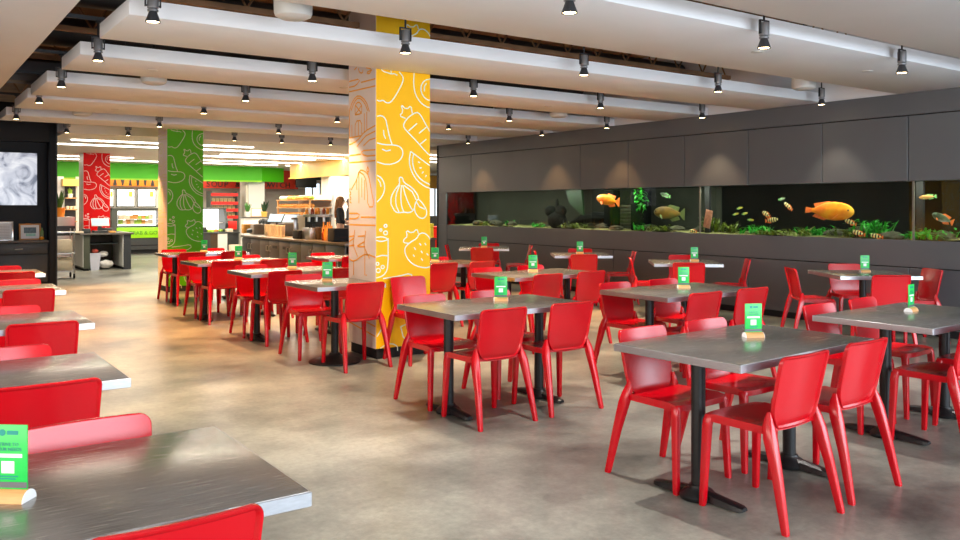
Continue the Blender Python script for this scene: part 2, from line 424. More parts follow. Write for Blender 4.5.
# drum speakers, sprinklers in the slats
dp = None
for i, (x, y, w) in enumerate([(2.25, 5.4, 'in the gap ahead of the first long slat, aisle end'), (8.25, 5.4, 'in the gap ahead of the first long slat, fish tank end'),
                 (2.25, 9.15, 'in the gap ahead of the third long slat, aisle end'), (7.9, 9.15, 'in the gap ahead of the third long slat, fish tank end'),
                 (2.2, 12.95, 'in the gap ahead of the fifth long slat, aisle end'), (8.25, 3.62, 'in the narrow gap ahead of the broad foremost slat')]):
    if i == 5: continue
    lab = 'white drum pendant %s' % w
    if dp is None:
        dp = empty('pendant_drum', lab, 'ceiling speaker', (x, y, 2.745), 0, 'white drums between the slats')
        d = MB(); d.lathe([(.0, 0), (.09, .002), (.122, .018), (.13, .04), (.135, .2), (.13, .22), (0, .225)], 32); d.build('drum_body', M_drum, dp)
        d = MB(); d.cyl((0, 0, .22), (0, 0, .95), .012, n=8); d.build('hanger', M_fixdark, dp)
    else: dup(dp, (x, y, 2.745), None, lab)
sp = None
for i, (x, y) in enumerate([(2.0, 8.2), (4.0, 8.2), (7.6, 4.3), (5.9, 4.3), (6.9, 8.2), (7.6, 10.2), (2.4, 11.8), (5.0, 11.8)]):
    o = MB(); o.lathe([(0, -.008), (.045, -.006), (.05, 0), (0, .0)], 20)
    b = o.build('sprinkler_cap', M_drum, None, (x, y, PZ)); tag(b, 'small round sprinkler cap under the %s, %s' % ({8.2: 'second long slat', 4.3: 'broad foremost slat', 10.2: 'third long slat', 11.8: 'fourth long slat'}[y], {2.0: 'aisle end', 4.0: 'a third of the way along', 7.6: 'toward the fish tank', 5.9: 'halfway along', 6.9: 'fish tank end', 2.4: 'aisle end', 5.0: 'halfway along'}[x]), 'sprinkler', 'sprinkler caps')

# ------------------------------------------------------------------ columns with line art
A0, A1, A2 = 60, 140, 220
ART = [
 (A0, [(190,240),(205,248),(225,240),(245,258),(270,255),(300,215),(345,130),(345,100),(320,70)]), (A0, [(215,55),(230,70),(250,75),(275,85),(290,80),(310,92)]), (A0, [(270,55),(275,82)]),
 (A0, [(412,75),(408,150),(420,210),(450,255),(490,282),(511,285)]), (A0, [(511,115),(480,120),(458,145),(452,175),(462,210),(490,238),(511,242)]), (A0, [(490,140),(475,160),(475,188)]),
 (A0, [(511,430),(480,380),(450,325),(425,312),(380,340),(355,370),(345,395),(360,420),(430,490),(475,540),(505,570)]), (A0, [(360,350),(322,335),(345,310),(330,265),(365,298),(392,272),(400,320)]),
 (A0, [(378,425),(430,380)]), (A0, [(442,440),(490,402)]), (A0, [(450,505),(488,475)]),
 (A0, [(190,338),(215,332),(240,350),(250,400),(262,460),(278,505)]), (A0, [(228,420),(230,450),(240,472)]),
 (A0, [(190,497),(230,508),(300,510),(330,522),(345,550),(338,585),(310,615),(250,630),(190,612)]), (A1, [(220,55),(245,66),(270,60)]),
 (A1, [(390,68),(380,130),(395,190),(430,245),(480,280),(511,290)]), (A1, [(511,155),(390,68)]), (A1, [(408,85),(400,130),(415,190),(455,240),(511,268)]),
 (A1, [(437,130),(448,137)]), (A1, [(445,168),(458,167)]), (A1, [(460,200),(470,190)]), (A1, [(482,222),(488,210)]),
 (A1, [(190,212),(215,225),(233,260),(235,300),(220,340),(190,372)]), (A1, [(195,235),(208,255),(213,280)]),
 (A1, [(272,385),(272,340),(300,290),(325,265),(320,228),(330,222),(342,228),(348,255),(400,285),(435,330),(440,355)]), (A1, [(272,385),(295,430),(320,437),(350,432),(380,437),(405,425),(412,410)]),
 (A1, [(325,268),(300,330),(300,390),(320,432)]), (A1, [(335,270),(330,340),(335,400),(350,432)]), (A1, [(342,270),(360,340),(385,395),(405,425)]), (A1, [(350,272),(400,310),(425,360)]),
 (A1, [(430,360),(415,390),(415,430),(440,465),(470,472),(490,450),(490,420),(465,380),(440,355),(430,360)]), (A1, [(425,370),(445,400),(478,415)]),
 (A2, [(185,105),(220,100),(250,110),(250,120),(215,130),(185,122)]), (A2, [(255,110),(255,280),(240,320),(215,340),(185,348)]), (A2, [(185,222),(220,212),(255,215)]),
 (A2, [(511,280),(480,288),(420,275),(380,245),(355,200),(355,165),(385,135),(430,110),(440,85),(470,75),(500,95),(511,115)]), (A2, [(380,140),(345,135),(350,115),(370,100),(362,60),(400,80),(430,52),(438,82)]),
 (A2, [(412,165),(422,178)]), (A2, [(445,140),(455,152)]), (A2, [(478,138),(486,150)]), (A2, [(455,185),(463,198)]), (A2, [(490,200),(500,212)]), (A2, [(405,208),(415,220)]), (A2, [(455,230),(465,243)]),
 (A2, [(225,352),(315,338),(395,318),(402,360),(300,400)]), (A2, [(190,700),(225,640)]), (A2, [(210,770),(235,752),(275,740),(310,755),(312,785)]), (A2, [(330,640),(400,610),(470,640),(480,700),(420,740),(350,720),(330,640)]),
]
CIR = [(A2,240,35,9),(A2,212,60,7),(A2,240,77,12),(A2,192,263,9),(A2,223,282,10),(A2,197,303,13)]
for oy, cx, cy, r in CIR: ART.append((oy, [(cx+r*math.cos(t*PI/5), cy+r*math.sin(t*PI/5)) for t in range(11)]))
ARTL = [
 (A0, [(28,165),(70,156),(100,112),(28,130)]), (A0, [(28,192),(185,155)]), (A0, [(100,135),(185,112)]), (A0, [(75,45),(60,60)]), (A0, [(85,50),(90,75),(110,80),(112,60)]), (A0, [(130,45),(165,55),(150,85),(130,75),(165,60)]),
 (A0, [(28,310),(50,245),(85,208),(130,245),(150,310)]), (A0, [(40,305),(58,255),(85,222),(122,255),(140,305)]), (A0, [(65,330),(65,270),(85,250),(105,270),(105,322),(65,330)]), (A0, [(65,270),(105,322)]), (A0, [(105,270),(65,330)]),
 (A0, [(65,455),(65,368),(105,362),(105,450)]), (A0, [(85,365),(85,452)]), (A0, [(45,465),(45,390)]), (A0, [(120,320),(120,440)]), (A0, [(135,310),(135,420)]), (A0, [(28,468),(100,455)]), (A0, [(30,310),(30,468)]),
 (A0, [(28,510),(80,485),(120,430),(185,392)]), (A0, [(75,520),(130,455),(185,425)]), (A0, [(115,515),(150,480),(185,468)]),
 (A1, [(28,95),(100,85)]), (A1, [(185,58),(95,65),(120,98),(185,92)]), (A1, [(28,137),(185,123)]), (A1, [(40,300),(75,240),(90,180),(120,185),(145,210),(160,300),(180,400),(140,402),(138,300),(125,215),(90,190)]),
 (A1, [(88,190),(88,380)]), (A1, [(105,225),(105,345)]), (A1, [(122,240),(122,360)]), (A1, [(75,235),(75,300)]), (A1, [(140,160),(150,190),(132,190),(140,160)]), (A1, [(140,190),(142,215)]), (A1, [(35,290),(27,305),(42,320),(27,335),(42,350),(28,365),(42,380)]),
 (A1, [(28,440),(95,440),(80,472),(28,472)]), (A1, [(100,463),(185,463)]), (A1, [(28,508),(185,512)]),
 (A2, [(62,60),(52,150),(80,220)]), (A2, [(128,65),(118,160),(150,230)]), (A2, [(28,100),(58,95)]), (A2, [(28,130),(55,110)]), (A2, [(80,98),(122,95)]), (A2, [(78,155),(120,130)]), (A2, [(28,155),(60,150)]), (A2, [(80,160),(125,160)]),
 (A2, [(28,235),(60,250),(110,210),(140,205),(185,225)]), (A2, [(55,245),(55,330)]), (A2, [(123,170),(123,330),(135,330)]), (A2, [(28,560),(185,640)]), (A2, [(28,610),(185,700)]), (A2, [(28,500),(90,480),(185,540)]),
]
def ribbon(bm, pts, w, place):
    """raised flat stroke through 2-D points, put on the wall by place(u, z, h)"""
    P = [Vector(p) for p in pts]
    # rounded corners: one round of subdivision
    if len(P) > 3:
        Q = [P[0]]
        for a, b in zip(P[:-1], P[1:]): Q += [a*.75+b*.25, a*.25+b*.75]
        Q.append(P[-1]); P = Q
    L = []; Rr = []
    for i, p in enumerate(P):
        d = (P[min(i+1, len(P)-1)]-P[max(i-1, 0)])
        d = d.normalized() if d.length > 1e-9 else Vector((1, 0))
        n = Vector((-d.y, d.x))*w/2
        L.append(p+n); Rr.append(p-n)
    vl = [bm.verts.new(place(p.x, p.y, .0015)) for p in L]; vr = [bm.verts.new(place(p.x, p.y, .0015)) for p in Rr]
    for i in range(len(P)-1): bm.faces.new((vl[i], vl[i+1], vr[i+1], vr[i]))
def column(X, Y, ztop, face_m, line_m, side_line, label, name):
    S = .60
    D = .565
    o = B(X, X+S, Y, Y+D, .1, ztop).build(name, face_m); struct(o, label)
    f = B(X-.004, X, Y, Y+D, .1, ztop).build('side_panel', M_paleface, o)
    k = B(X+.015, X+S-.015, Y+.015, Y+D-.015, 0, .1).build('plinth', M_dark, o)
    mb = MB()
    for oy, pts in ART:
        q = []
        for cx, cy in pts:
            px = 345+cx/6; py = oy+cy/6; u = min(.6, max(0, (px-375.8)/54.4*.6)); Zu = 7.81+.35*u/.6
            q.append((u, min(ztop-.002, CAMH+(HY-py)*Zu/FPX)))
        ribbon(mb.bm, q, .0105, lambda u, z, h: (X+u, Y-h, z))
    # upper art repeats above the slats
    for oy, pts in ((A2, ART[35][1]), (A2, ART[36][1])):
        q = [((345+cx/6-375.8)/54.4*.6, CAMH+(HY-(oy+cy/6))*8/FPX+2.0) for cx, cy in pts]
        if ztop > 3.5: ribbon(mb.bm, [(min(.6, u), z) for u, z in q], .0105, lambda u, z, h: (X+u, Y-h, z))
    l = mb.build('line_art', line_m, o, smooth=False)
    mb = MB()
    for oy, pts in ARTL:
        q = []
        for cx, cy in pts:
            v = min(1, max(0, (185-cx)/160)); py = oy+cy/6; Zv = 7.81+.47*v
            q.append((v*D, min(ztop-.002, CAMH+(HY-py)*Zv/FPX)))
        ribbon(mb.bm, q, .014, lambda u, z, h: (X-.004-h, Y+u, z))
    mb.build('line_art', side_line, o, smooth=False)
    return o
column(3.72, 6.94, 3.74, M_yellow, M_line, M_lineo, 'square column with yellow vegetable line art', 'column_yellow')
column(3.75, 14.38, 3.74, M_green, M_linetaupe, M_linegold, 'square column with green vegetable line art', 'column_green')
column(3.73, 21.8, ZB, M_redvinyl, M_linewhite, M_linegold, 'square column with red vegetable line art', 'column_red')

# ------------------------------------------------------------------ chair
def superq(cx, cy, z, hx, hy, n=12, p=4.):
    out = []
    for k in range(n):
        a = 2*PI*k/n+PI/n
        c, s_ = math.cos(a), math.sin(a)
        out.append((cx+hx*math.copysign(abs(c)**(2/p), c), cy+hy*math.copysign(abs(s_)**(2/p), s_), z))
    return out
def make_chair():
    r = empty('cafe_chair', 'x', 'chair', (0, 0, 0))
    # seat: front at +y
    b = bmesh.new(); NX, NY = 12, 10; top = []; bot = []
    def hw(t): return .196+.014*t           # half width from the rear (t=0) to the front (t=1)
    for j in range(NY+1):
        t = j/NY; y = -.128+t*.363; rt = []; rb = []
        w = hw(t)
        for i in range(NX+1):
            s_ = -1+2*i/NX
            yy = y-(.022*(abs(s_)**4) if t > .85 else 0)
            dip = -.017*(1-s_*s_)*math.sin(PI*min(1, .25+t*.75)) - .010*max(0, t-.82)/.18
            z = .447+.006*t+dip
            e = max(abs(s_), 0)
            rt.append(b.verts.new((s_*w, yy, z)))
            edge = (abs(s_) > .99) or j == NY
            rb.append(b.verts.new((s_*w*.985, yy-(.004 if j == NY else 0), (.412 if edge else z-.018))))
        top.append(rt); bot.append(rb)
    for j in range(NY):
        for i in range(NX):
            b.faces.new((top[j][i], top[j][i+1], top[j+1][i+1], top[j+1][i])); b.faces.new((bot[j][i], bot[j+1][i], bot[j+1][i+1], bot[j][i+1]))
    per = [(0, i) for i in range(NX+1)]+[(j, NX) for j in range(1, NY+1)]+[(NY, i) for i in range(NX-1, -1, -1)]+[(j, 0) for j in range(NY-1, 0, -1)]
    for k in range(len(per)):
        a, c = per[k], per[(k+1) % len(per)]
        b.faces.new((top[a[0]][a[1]], bot[a[0]][a[1]], bot[c[0]][c[1]], top[c[0]][c[1]]))
    bmesh.ops.recalc_face_normals(b, faces=b.faces[:])
    mb = MB(); mb.merge(b); mb.build('seat', M_red, r, sharp=50)
    # backrest shell: rounded sheet with a raised rim round a recessed rear panel
    b = bmesh.new(); F = []; K = []
    SL = [-1, -.985, -.945, -.905, -.78, -.6, -.4, -.2, 0, .2, .4, .6, .78, .905, .945, .985, 1]
    zt, zb_ = .775, .422
    TL = [0, .012, .035, .06, .1, .15, .21, .28, .37, .47, .58, .69, .79, .87, .905, .93, .95, .968, .982, .993, 1]
    NX, NZ = len(SL)-1, len(TL)-1
    for t in TL:
        z = zb_+(zt-zb_)*t; ff = []; kk = []
        rc = .036; rb2 = .13
        w = .183+.010*t
        if zt-z < rc: w -= rc-math.sqrt(max(0, rc*rc-(rc-(zt-z))**2))
        if z-zb_ < rb2: w -= .70*(rb2-math.sqrt(max(0, rb2*rb2-(rb2-(z-zb_))**2)))
        for s_ in SL:
            x = s_*w
            y = -.112-.070*(max(0, t-.05)/.95)**1.15-.022*(1-(x/.2)**2)
            if t < .14: y += .022*(1-t/.14)**2
            du = (1-abs(s_))*w; dv = min((z-zb_)*.75, zt-z); rim = min(du, dv)
            th = .015 if rim < .0015 else (.021 if rim < .009 else (.019 if rim < .0125 else .0085))
            ff.append(b.verts.new((x, y+(-.003 if rim < .0015 else 0), z))); kk.append(b.verts.new((x, y-th, z)))
        F.append(ff); K.append(kk)
    for j in range(NZ):
        for i in range(NX):
            b.faces.new((F[j][i], F[j+1][i], F[j+1][i+1], F[j][i+1])); b.faces.new((K[j][i], K[j][i+1], K[j+1][i+1], K[j+1][i]))
    per = [(0, i) for i in range(NX+1)]+[(j, NX) for j in range(1, NZ+1)]+[(NZ, i) for i in range(NX-1, -1, -1)]+[(j, 0) for j in range(NZ-1, 0, -1)]
    for k in range(len(per)):
        a, c = per[k], per[(k+1) % len(per)]
        b.faces.new((F[a[0]][a[1]], F[c[0]][c[1]], K[c[0]][c[1]], K[a[0]][a[1]]))
    bmesh.ops.recalc_face_normals(b, faces=b.faces[:])
    mb = MB(); mb.merge(b); mb.build('backrest', M_red, r, sharp=40)
    for sx in (-1, 1):
        # front leg
        mb = MB(); mb.sections([superq(sx*.2155, .222, 0, .0125, .013, p=6), superq(sx*.2145, .220, .012, .0145, .015, p=6), superq(sx*.200, .205, .39, .019, .021, p=6), superq(sx*.194, .200, .425, .021, .024), superq(sx*.19, .196, .44, .017, .02)])
        mb.build('leg', M_red, r, sharp=50)
        # rear leg rising into the backrest flank
        mb = MB(); mb.sections([superq(sx*.228, -.236, 0, .0125, .014, p=6), superq(sx*.227, -.234, .012, .0145, .016, p=6), superq(sx*.2105, -.184, .24, .0185, .022, p=6), superq(sx*.199, -.141, .40, .0235, .028, p=6), superq(sx*.192, -.128, .45, .020, .026, p=5), superq(sx*.186, -.122, .485, .011, .019), superq(sx*.183, -.123, .515, .004, .010)])
        mb.build('leg', M_red, r, sharp=50)
    return r
chair0 = make_chair(); chair_used = [False]
CHG = 'red dining chairs'
def put_chair(x, y, rz, label):
    if not chair_used[0]:
        chair_used[0] = True; chair0.location = (x, y, 0); chair0.rotation_euler = (0, 0, rz); chair0['label'] = label; chair0['group'] = CHG
        return chair0
    return dup(chair0, (x, y, 0), rz, label, CHG)

# ------------------------------------------------------------------ tables
def table_top(t, w, d):
    B(-w/2+.004, w/2-.004, -d/2+.004, d/2-.004, .706, .74, .002).build('tabletop', M_top, t)
    e = MB(); b = bmesh.new()
    for h_, k in ((w/2, 0),): pass
    e.box(-w/2, w/2, -d/2, -d/2+.005, .702, .7385, .0015, 1); e.box(-w/2, w/2, d/2-.005, d/2, .702, .7385, .0015, 1)
    e.box(-w/2, -w/2+.005, -d/2+.005, d/2-.005, .702, .7385, .0015, 1); e.box(w/2-.005, w/2, -d/2+.005, d/2-.005, .702, .7385, .0015, 1)
    b.free(); e.build('edge_band', M_edge, t)
def ped(t, x):
    p = MB(); p.cyl((x, 0, .05), (x, 0, .69), .035, n=24); p.box(x-.05, x+.05, -.2, .2, .69, .703, .003); p.build('pole', M_blackmetal, t)
    q = MB()
    q.lathe([(.0, .004), (.088, .004), (.092, .02), (.07, .045), (.05, .055), (.045, .07), (0, .07)], 28, Matrix.Translation((x, 0, 0)))
    for s_ in (-1, 1):
        secs = []
        for u, hw_, hh in ((.03, .04, .045), (.1, .036, .042), (.2, .036, .03), (.245, .034, .024), (.265, .022, .018)):
            secs.append([(x-hw_, s_*u, .008), (x+hw_, s_*u, .008), (x+hw_*.85, s_*u, .008+hh*.75), (x+hw_*.35, s_*u, .008+hh), (x-hw_*.35, s_*u, .008+hh), (x-hw_*.85, s_*u, .008+hh*.75)])
        q.sections(secs); q.cyl((x, s_*.235, 0), (x, s_*.235, .01), .018, n=12)
    q.build('base', M_blackmetal, t, sharp=45)
def round_ped(t, rb=.21):
    p = MB(); p.cyl((0, 0, .05), (0, 0, .69), .035, n=24); p.box(-.2, .2, -.04, .04, .69, .703, .003); p.box(-.04, .04, -.2, .2, .69, .703, .003); p.build('pole', M_blackmetal, t)
    q = MB(); q.lathe([(0, 0), (rb, 0), (rb, .012), (rb*.9, .022), (rb*.5, .04), (.06, .065), (.045, .085), (0, .086)], 36); q.build('base', M_blackmetal, t)
long0 = empty('dining_table', 'x', 'table', (0, 0, 0)); table_top(long0, 1.22, .76); ped(long0, -.41); ped(long0, .41)
sq0 = empty('dining_table', 'x', 'table', (0, 0, 0)); table_top(sq0, .84, .84); round_ped(sq0)
small0 = empty('dining_table', 'x', 'table', (0, 0, 0)); table_top(small0, .68, .74); round_ped(small0, .24)
TUSED = set()
def put_table(proto, x, y, rz, label, grp):
    if proto.name not in TUSED:
        TUSED.add(proto.name); proto.location = (x, y, 0); proto.rotation_euler = (0, 0, rz); tag(proto, label, 'table', grp); return proto
    return dup(proto, (x, y, 0), rz, label, grp)
# ---- table card
def make_card():
    r = empty('table_card', 'x', 'table sign', (0, 0, 0))
    b = MB()
    pr = [(.0285*math.cos(a), .0+.027*math.sin(a)) for a in [PI*k/10 for k in range(11)]]
    b.prism(pr, -.051, .051, Matrix.Rotation(PI/2, 4, 'Y') @ Matrix.Rotation(PI/2, 4, 'Z'))
    b.build('wood_holder', M_wood, r)
    for s_ in (-1, 1):
        c = MB(); c.prism([(.0285*math.cos(a), .027*math.sin(a)) for a in [PI*k/10 for k in range(11)]], s_*.0512, s_*.053, Matrix.Rotation(PI/2, 4, 'Y') @ Matrix.Rotation(PI/2, 4, 'Z'))
        c.build('end_cap', M_cardwhite, r)
    p = B(-.048, .048, -.002, .002, .02, .182, .0005).build('acrylic_panel', M_cardgreen, r)
    for s_ in (-1, 1):
        Mx = Matrix.Translation((0, s_*.0026, 0)) @ (Matrix.Rotation(PI, 4, 'Z') if s_ > 0 else Matrix.Identity(4))
        T = lambda z: Mx @ Matrix.Translation((0, 0, z)) @ Matrix.Rotation(PI/2, 4, 'X')
        B(-.0478, .0478, -.0003, .0003, .03, .044).build('grey_band', M_cardgrey, p).matrix_local = Mx
        text_mesh('STRIVE TO', .0115, T(.131), M_cardblue, 'lettering', p, ext=.0002)
        text_mesh('YOUR NEEDS', .0115, T(.119), M_cardblue, 'lettering', p, ext=.0002)
        lg = MB(); lg.lathe([(0, -.0003), (.008, -.0003), (.008, .0003), (0, .0003)], 16, Matrix.Translation((-.014, 0, .163)) @ Matrix.Rotation(PI/2, 4, 'X')); lg.box(-.002, .026, -.0003, .0003, .158, .168)
        lg.build('logo', M_cardteal, p).matrix_local = Mx
        w_ = MB(); w_.box(-.036, .036, -.0003, .0003, .103, .112); w_.box(-.016, .016, -.0003, .0003, .065, .094, .0)
        w_.build('white_print', M_cardwhite, p).matrix_local = Mx
        w_ = MB(); w_.box(-.026, .026, -.0003, .0003, .056, .059); w_.box(-.02, .02, -.0003, .0003, .050, .053)
        w_.build('fine_print', M_cardteal, p).matrix_local = Mx
    return r
card0 = make_card(); card_used = [False]
def put_card(x, y, rz, label):
    if not card_used[0]:
        card_used[0] = True; card0.location = (x, y, .74); card0.rotation_euler = (0, 0, rz); tag(card0, label, None, 'green table cards'); return
    dup(card0, (x, y, .74), rz, label, 'green table cards')
CF = R(-35.4)   # a card facing the camera has its local -y towards it

CG = {'a': 'tables along the open aisle', 'm': 'tables in the middle row', 'l': 'tables by the black media wall', 't': 'tables along the fish tank'}
def long_table(key, x0, y0, desc, near=(.33, .94), far=(.33, .94), rot=0., nofs=-.15, fofs=.2, ends=('aisle end', 'far end'), tj=None, card=None, skip=()):
    """x0, y0: near aisle-side corner of the top"""
    cx, cy = x0+.61, y0+.38
    put_table(long0, cx, cy, rot, 'steel-topped long table, %s' % desc, CG[key])
    def P(u, v):
        du, dv = u-.61, v-.38
        return (cx+du*math.cos(rot)-dv*math.sin(rot), cy+du*math.sin(rot)+dv*math.cos(rot))
    for i, u in enumerate(near):
        if ('n', i) in skip: continue
        j = random.uniform(-.015, .015)
        p = P(u, nofs+.235+j); put_chair(p[0], p[1], rot+R(random.uniform(-2, 2)), 'red chair turning its back, %s of %s' % (ends[i], desc))
    for i, u in enumerate(far):
        if ('f', i) in skip: continue
        j = random.uniform(-.015, .015)
        p = P(u, .76+fofs-.235+j); put_chair(p[0], p[1], rot+PI+R(random.uniform(-2, 2)), 'red chair facing across, %s of %s' % (ends[i], desc))
    if card: put_card(card[0], card[1], CF+R(card[2]), 'green card in wooden holder standing on the %s' % desc)
# aisle row
long_table('a', 3.06, 2.36, 'foremost table of the aisle row', near=(.345, .945), far=(.37, .93), rot=R(3), nofs=-.15, fofs=.17, card=(3.81, 2.80, 8))
long_table('a', 2.98, 4.48, 'second table of the aisle row', card=(3.72, 4.97, 4), nofs=-.13)
put_table(small0, 3.36, 7.08, 0, 'small steel-topped table against the yellow column', CG['a'])
put_chair(3.42, 6.77, R(2), 'red chair turning its back at the small table beside the yellow column')
put_chair(3.32, 7.52, PI, 'red chair facing across the small table beside the yellow column')
put_chair(4.03, 6.69, PI, 'spare red chair standing against the yellow face of the column')
put_card(3.36, 7.24, CF, 'green card on the small table beside the yellow column')
long_table('a', 3.03, 8.38, 'table just behind the yellow column', card=(3.72, 8.95, 0))
long_table('a', 3.05, 10.3, 'table second behind the yellow column', card=(3.75, 10.85, 0))
long_table('a', 3.26, 12.46, 'table just before the green column', card=(3.95, 13.0, 0))
# middle row
long_table('m', 4.90, 2.40, 'foremost table of the middle row', card=(5.62, 2.87, 42), rot=R(2), ends=('aisle end', 'fish tank end'))
long_table('m', 4.90, 4.38, 'second table of the middle row', card=(5.60, 4.83, 0), ends=('aisle end', 'fish tank end'))
long_table('m', 5.02, 6.47, 'third table of the middle row', card=(5.66, 6.98, 0), ends=('aisle end', 'fish tank end'))
long_table('m', 4.95, 8.4, 'fourth table of the middle row', card=(5.66, 8.97, 0), near=(.42, .98), ends=('aisle end', 'fish tank end'))
long_table('m', 4.78, 10.25, 'fifth table of the middle row', ends=('aisle end', 'service counter end'))
# row by the media wall: the tops run out of the frame, chairs at the visible end and their neighbours
for i, (xr, y0, n_, un, uf) in enumerate([(.85, 1.92, 'closest table of the media-wall row', .868, .87), (.80, 3.62, 'second table of the media-wall row', .90, .86), (1.0, 5.47, 'third table of the media-wall row', .935, .85), (1.19, 7.74, 'fourth table of the media-wall row', .935, .96), (1.31, 9.8, 'last table of the media-wall row', .93, .91)]):
    long_table('l', xr-1.22, y0, n_, near=(un-.57, un), far=(uf-.57, uf), nofs=-.12, fofs=.2, ends=('inner end', 'aisle end'), card=(.226, 2.29, -4) if i == 0 else None)
# tables along the tank, turned on the diagonal
for i, (cx, cy, rz, n_, wc) in enumerate([(8.43, 4.82, -35.4, 'first table along the fish tank', (.07, .1)), (8.27, 7.12, -42, 'second table along the fish tank', (.14, .1)), (8.35, 9.17, -36, 'third table along the fish tank', (0, .1)), (8.30, 11.57, -36, 'last table along the fish tank', (0, .1))]):
    put_table(sq0, cx, cy, R(rz), 'square steel-topped table turned diagonally, %s' % n_, CG['t'])
    base = R(rz)
    def Q(r, d): return (cx+r*math.cos(base)-d*math.sin(base), cy+r*math.sin(base)+d*math.cos(base))
    for (r, d, a, w) in ((-.02, -.48, 0, 'showing its back'), (.08, .72, PI, 'facing out from behind'), (-.47, .28, -PI/2, 'in profile toward the aisle side'), (.62, .12, PI/2, 'in profile toward the tank side')):
        if i == 0 and d == .72: r = .2
        p = Q(r, d); put_chair(p[0], p[1], base+a+R(random.uniform(-4, 4)), 'red chair %s, %s' % (w, n_))
    p = Q(*wc); put_card(p[0], p[1], CF, 'green card standing on the %s' % n_)

# ------------------------------------------------------------------ fish tank in the right wall
TB = WX+.75                      # back of the tank
M_tankback = mat('tank_back', (.003, .0035, .003), .9, 0, .3, 3, spec=.05)
M_tankgrey = mat('tank_back_grey', (.036, .038, .03), .9, 0, .15, 3, spec=.05)
M_sand = mat('tank_sand', s2l(130, 128, 76), .8, 0, .3, 30, .4, 60)
M_rock = mat('tank_rock', s2l(64, 62, 44), .85, 0, .4, 14, .6, 30)
M_blackrock = mat('black_rock', (.004, .005, .004), .9, 0, .3, 14, .5, 30, spec=.1)
M_weed = mat('water_weed', s2l(30, 150, 26), .5, 0, .4, 20)
M_weed2 = mat('yellow_weed', s2l(96, 112, 26), .5, 0, .4, 20)
tk = MB()
tk.box(TB, TB+.03, AY0, AY1, AZ0-.05, AZ1+.05); tk.box(WX+.03, TB, AY0-.03, AY0, AZ0-.05, AZ1+.05); tk.box(WX+.03, TB, AY1, AY1+.03, AZ0-.05, AZ1+.05)
tk.box(WX+.031, TB, AY0, AY1, AZ1+.02, AZ1+.05); tk.box(WX+.031, TB, AY0, AY1, AZ0-.05, AZ0-.03)
tank = tag(empty('fish_tank', 'long fish tank set into the grey metal wall', 'aquarium', (0, 0, 0)))
tk.build('tank_box', M_tankback, tank)
MB().box(TB-.012, TB-.002, on_x(697, 200, WX)[1]+.15, AY1-.1, AZ0, AZ1).build('back_panel', M_tankgrey, tank)
sd = bmesh.new(); NYs = 90; NXs = 5; V = []
for j in range(NYs+1):
    y = AY0+(AY1-AY0)*j/NYs
    V.append([sd.verts.new((WX+.05+(TB-WX-.06)*i/NXs, y, AZ0+.0+.02*i/NXs+.012*math.sin(y*3.1+i)+.008*math.sin(y*7.7))) for i in range(NXs+1)])
for j in range(NYs):
    for i in range(NXs): sd.faces.new((V[j][i], V[j][i+1], V[j+1][i+1], V[j+1][i]))
mb = MB(); mb.merge(sd); sdo = mb.build('sand_bed', M_sand, tank); tag(sdo, None, None, None, 'stuff')
ym1 = on_x(699, 200, WX)[1]; ym2 = on_x(912.5, 200, WX)[1]
pg = MB()
for a, b in ((AY0, ym2), (ym2, ym1), (ym1, AY1)): pg.box(WX+.022, WX+.026, a+.004, b-.004, AZ0, AZ1)
pg.build('front_glass', M_tankglass, tank)
for y in (ym1, ym2):
    B(WX+.018, WX+.03, y-.012, y+.012, AZ0, AZ1).build('glass_joint', mat('silicone', (.16, .15, .12), .4), tank)
    B(WX+.2, WX+.24, y-.02, y+.06, AZ0, AZ1).build('divider', M_dark, tank)
B(WX+.25, WX+.45, AY0+.2, AY1-.2, AZ1+.005, AZ1+.019).build('light_bar', M_fixdark, tank)
for i in range(6):
    la = bpy.data.lights.new('tank_lamp', 'AREA'); la.shape = 'RECTANGLE'; la.size = .06; la.size_y = 1.7; la.energy = 12; la.color = (.95, 1, .85)
    lo_ = bpy.data.objects.new('tank_lamp', la); col.objects.link(lo_); lo_.location = (WX+.07, AY0+1.0+i*1.9, AZ1-.01); lo_.rotation_euler = (0, R(-20), 0)
def tank_pt(px, py, depth=.2): return on_x(px, py, WX+depth)
# rocks
for i, (px, py, r, d) in enumerate([(478, 222, .1, .3), (496, 222, .12, .35), (512, 223, .09, .2), (604, 226, .13, .3), (616, 228, .1, .25), (648, 230, .14, .35), (676, 231, .12, .3), (700, 233, .1, .3), (838, 236, .14, .35), (866, 237, .2, .4), (892, 238, .12, .25), (940, 240, .14, .3)]):
    x, y, z = tank_pt(px, py, d); m_ = MB(); m_.blob((0, 0, 0), r, (1, 1.3, .6), 3, .16)
    o = m_.build('tank_rock', M_rock, None, (x, y, max(AZ0+.02, z-r*.25)), sharp=60)
    tag(o, 'mossy rock on the tank floor, %s counting toward the viewer' % ['first', 'second', 'third', 'fourth', 'fifth', 'sixth', 'seventh', 'eighth', 'ninth', 'tenth', 'eleventh', 'twelfth'][i], 'rock', 'rocks in the fish tank')
x, y, z = tank_pt(557, 214, .3); m_ = MB()
m_.blob((0, 0, .14), .2, (.6, 1.15, .8), 3, .05); m_.blob((0, .18, .3), .13, (.7, 1, .8), 3, .06); m_.blob((0, 0, .42), .05, (.6, .7, 2.2), 3, .05); m_.blob((0, -.1, .3), .12, (.6, 1.1, .9), 3, .06)
tag(m_.build('black_boulder', M_blackrock, None, (x, y, AZ0), sharp=60), 'black knobbly boulder with a pointed top in the tank', 'rock')
x, y, z = tank_pt(594, 217, .45); m_ = MB(); m_.tube([(0, .55, .08), (0, .3, .16), (0, 0, .2), (0, -.3, .2), (0, -.5, .26)], [.05, .08, .1, .08, .04], 10)
tag(m_.build('driftwood', M_blackrock, None, (x, y, AZ0)), 'dark driftwood lying behind the black boulder', 'driftwood')
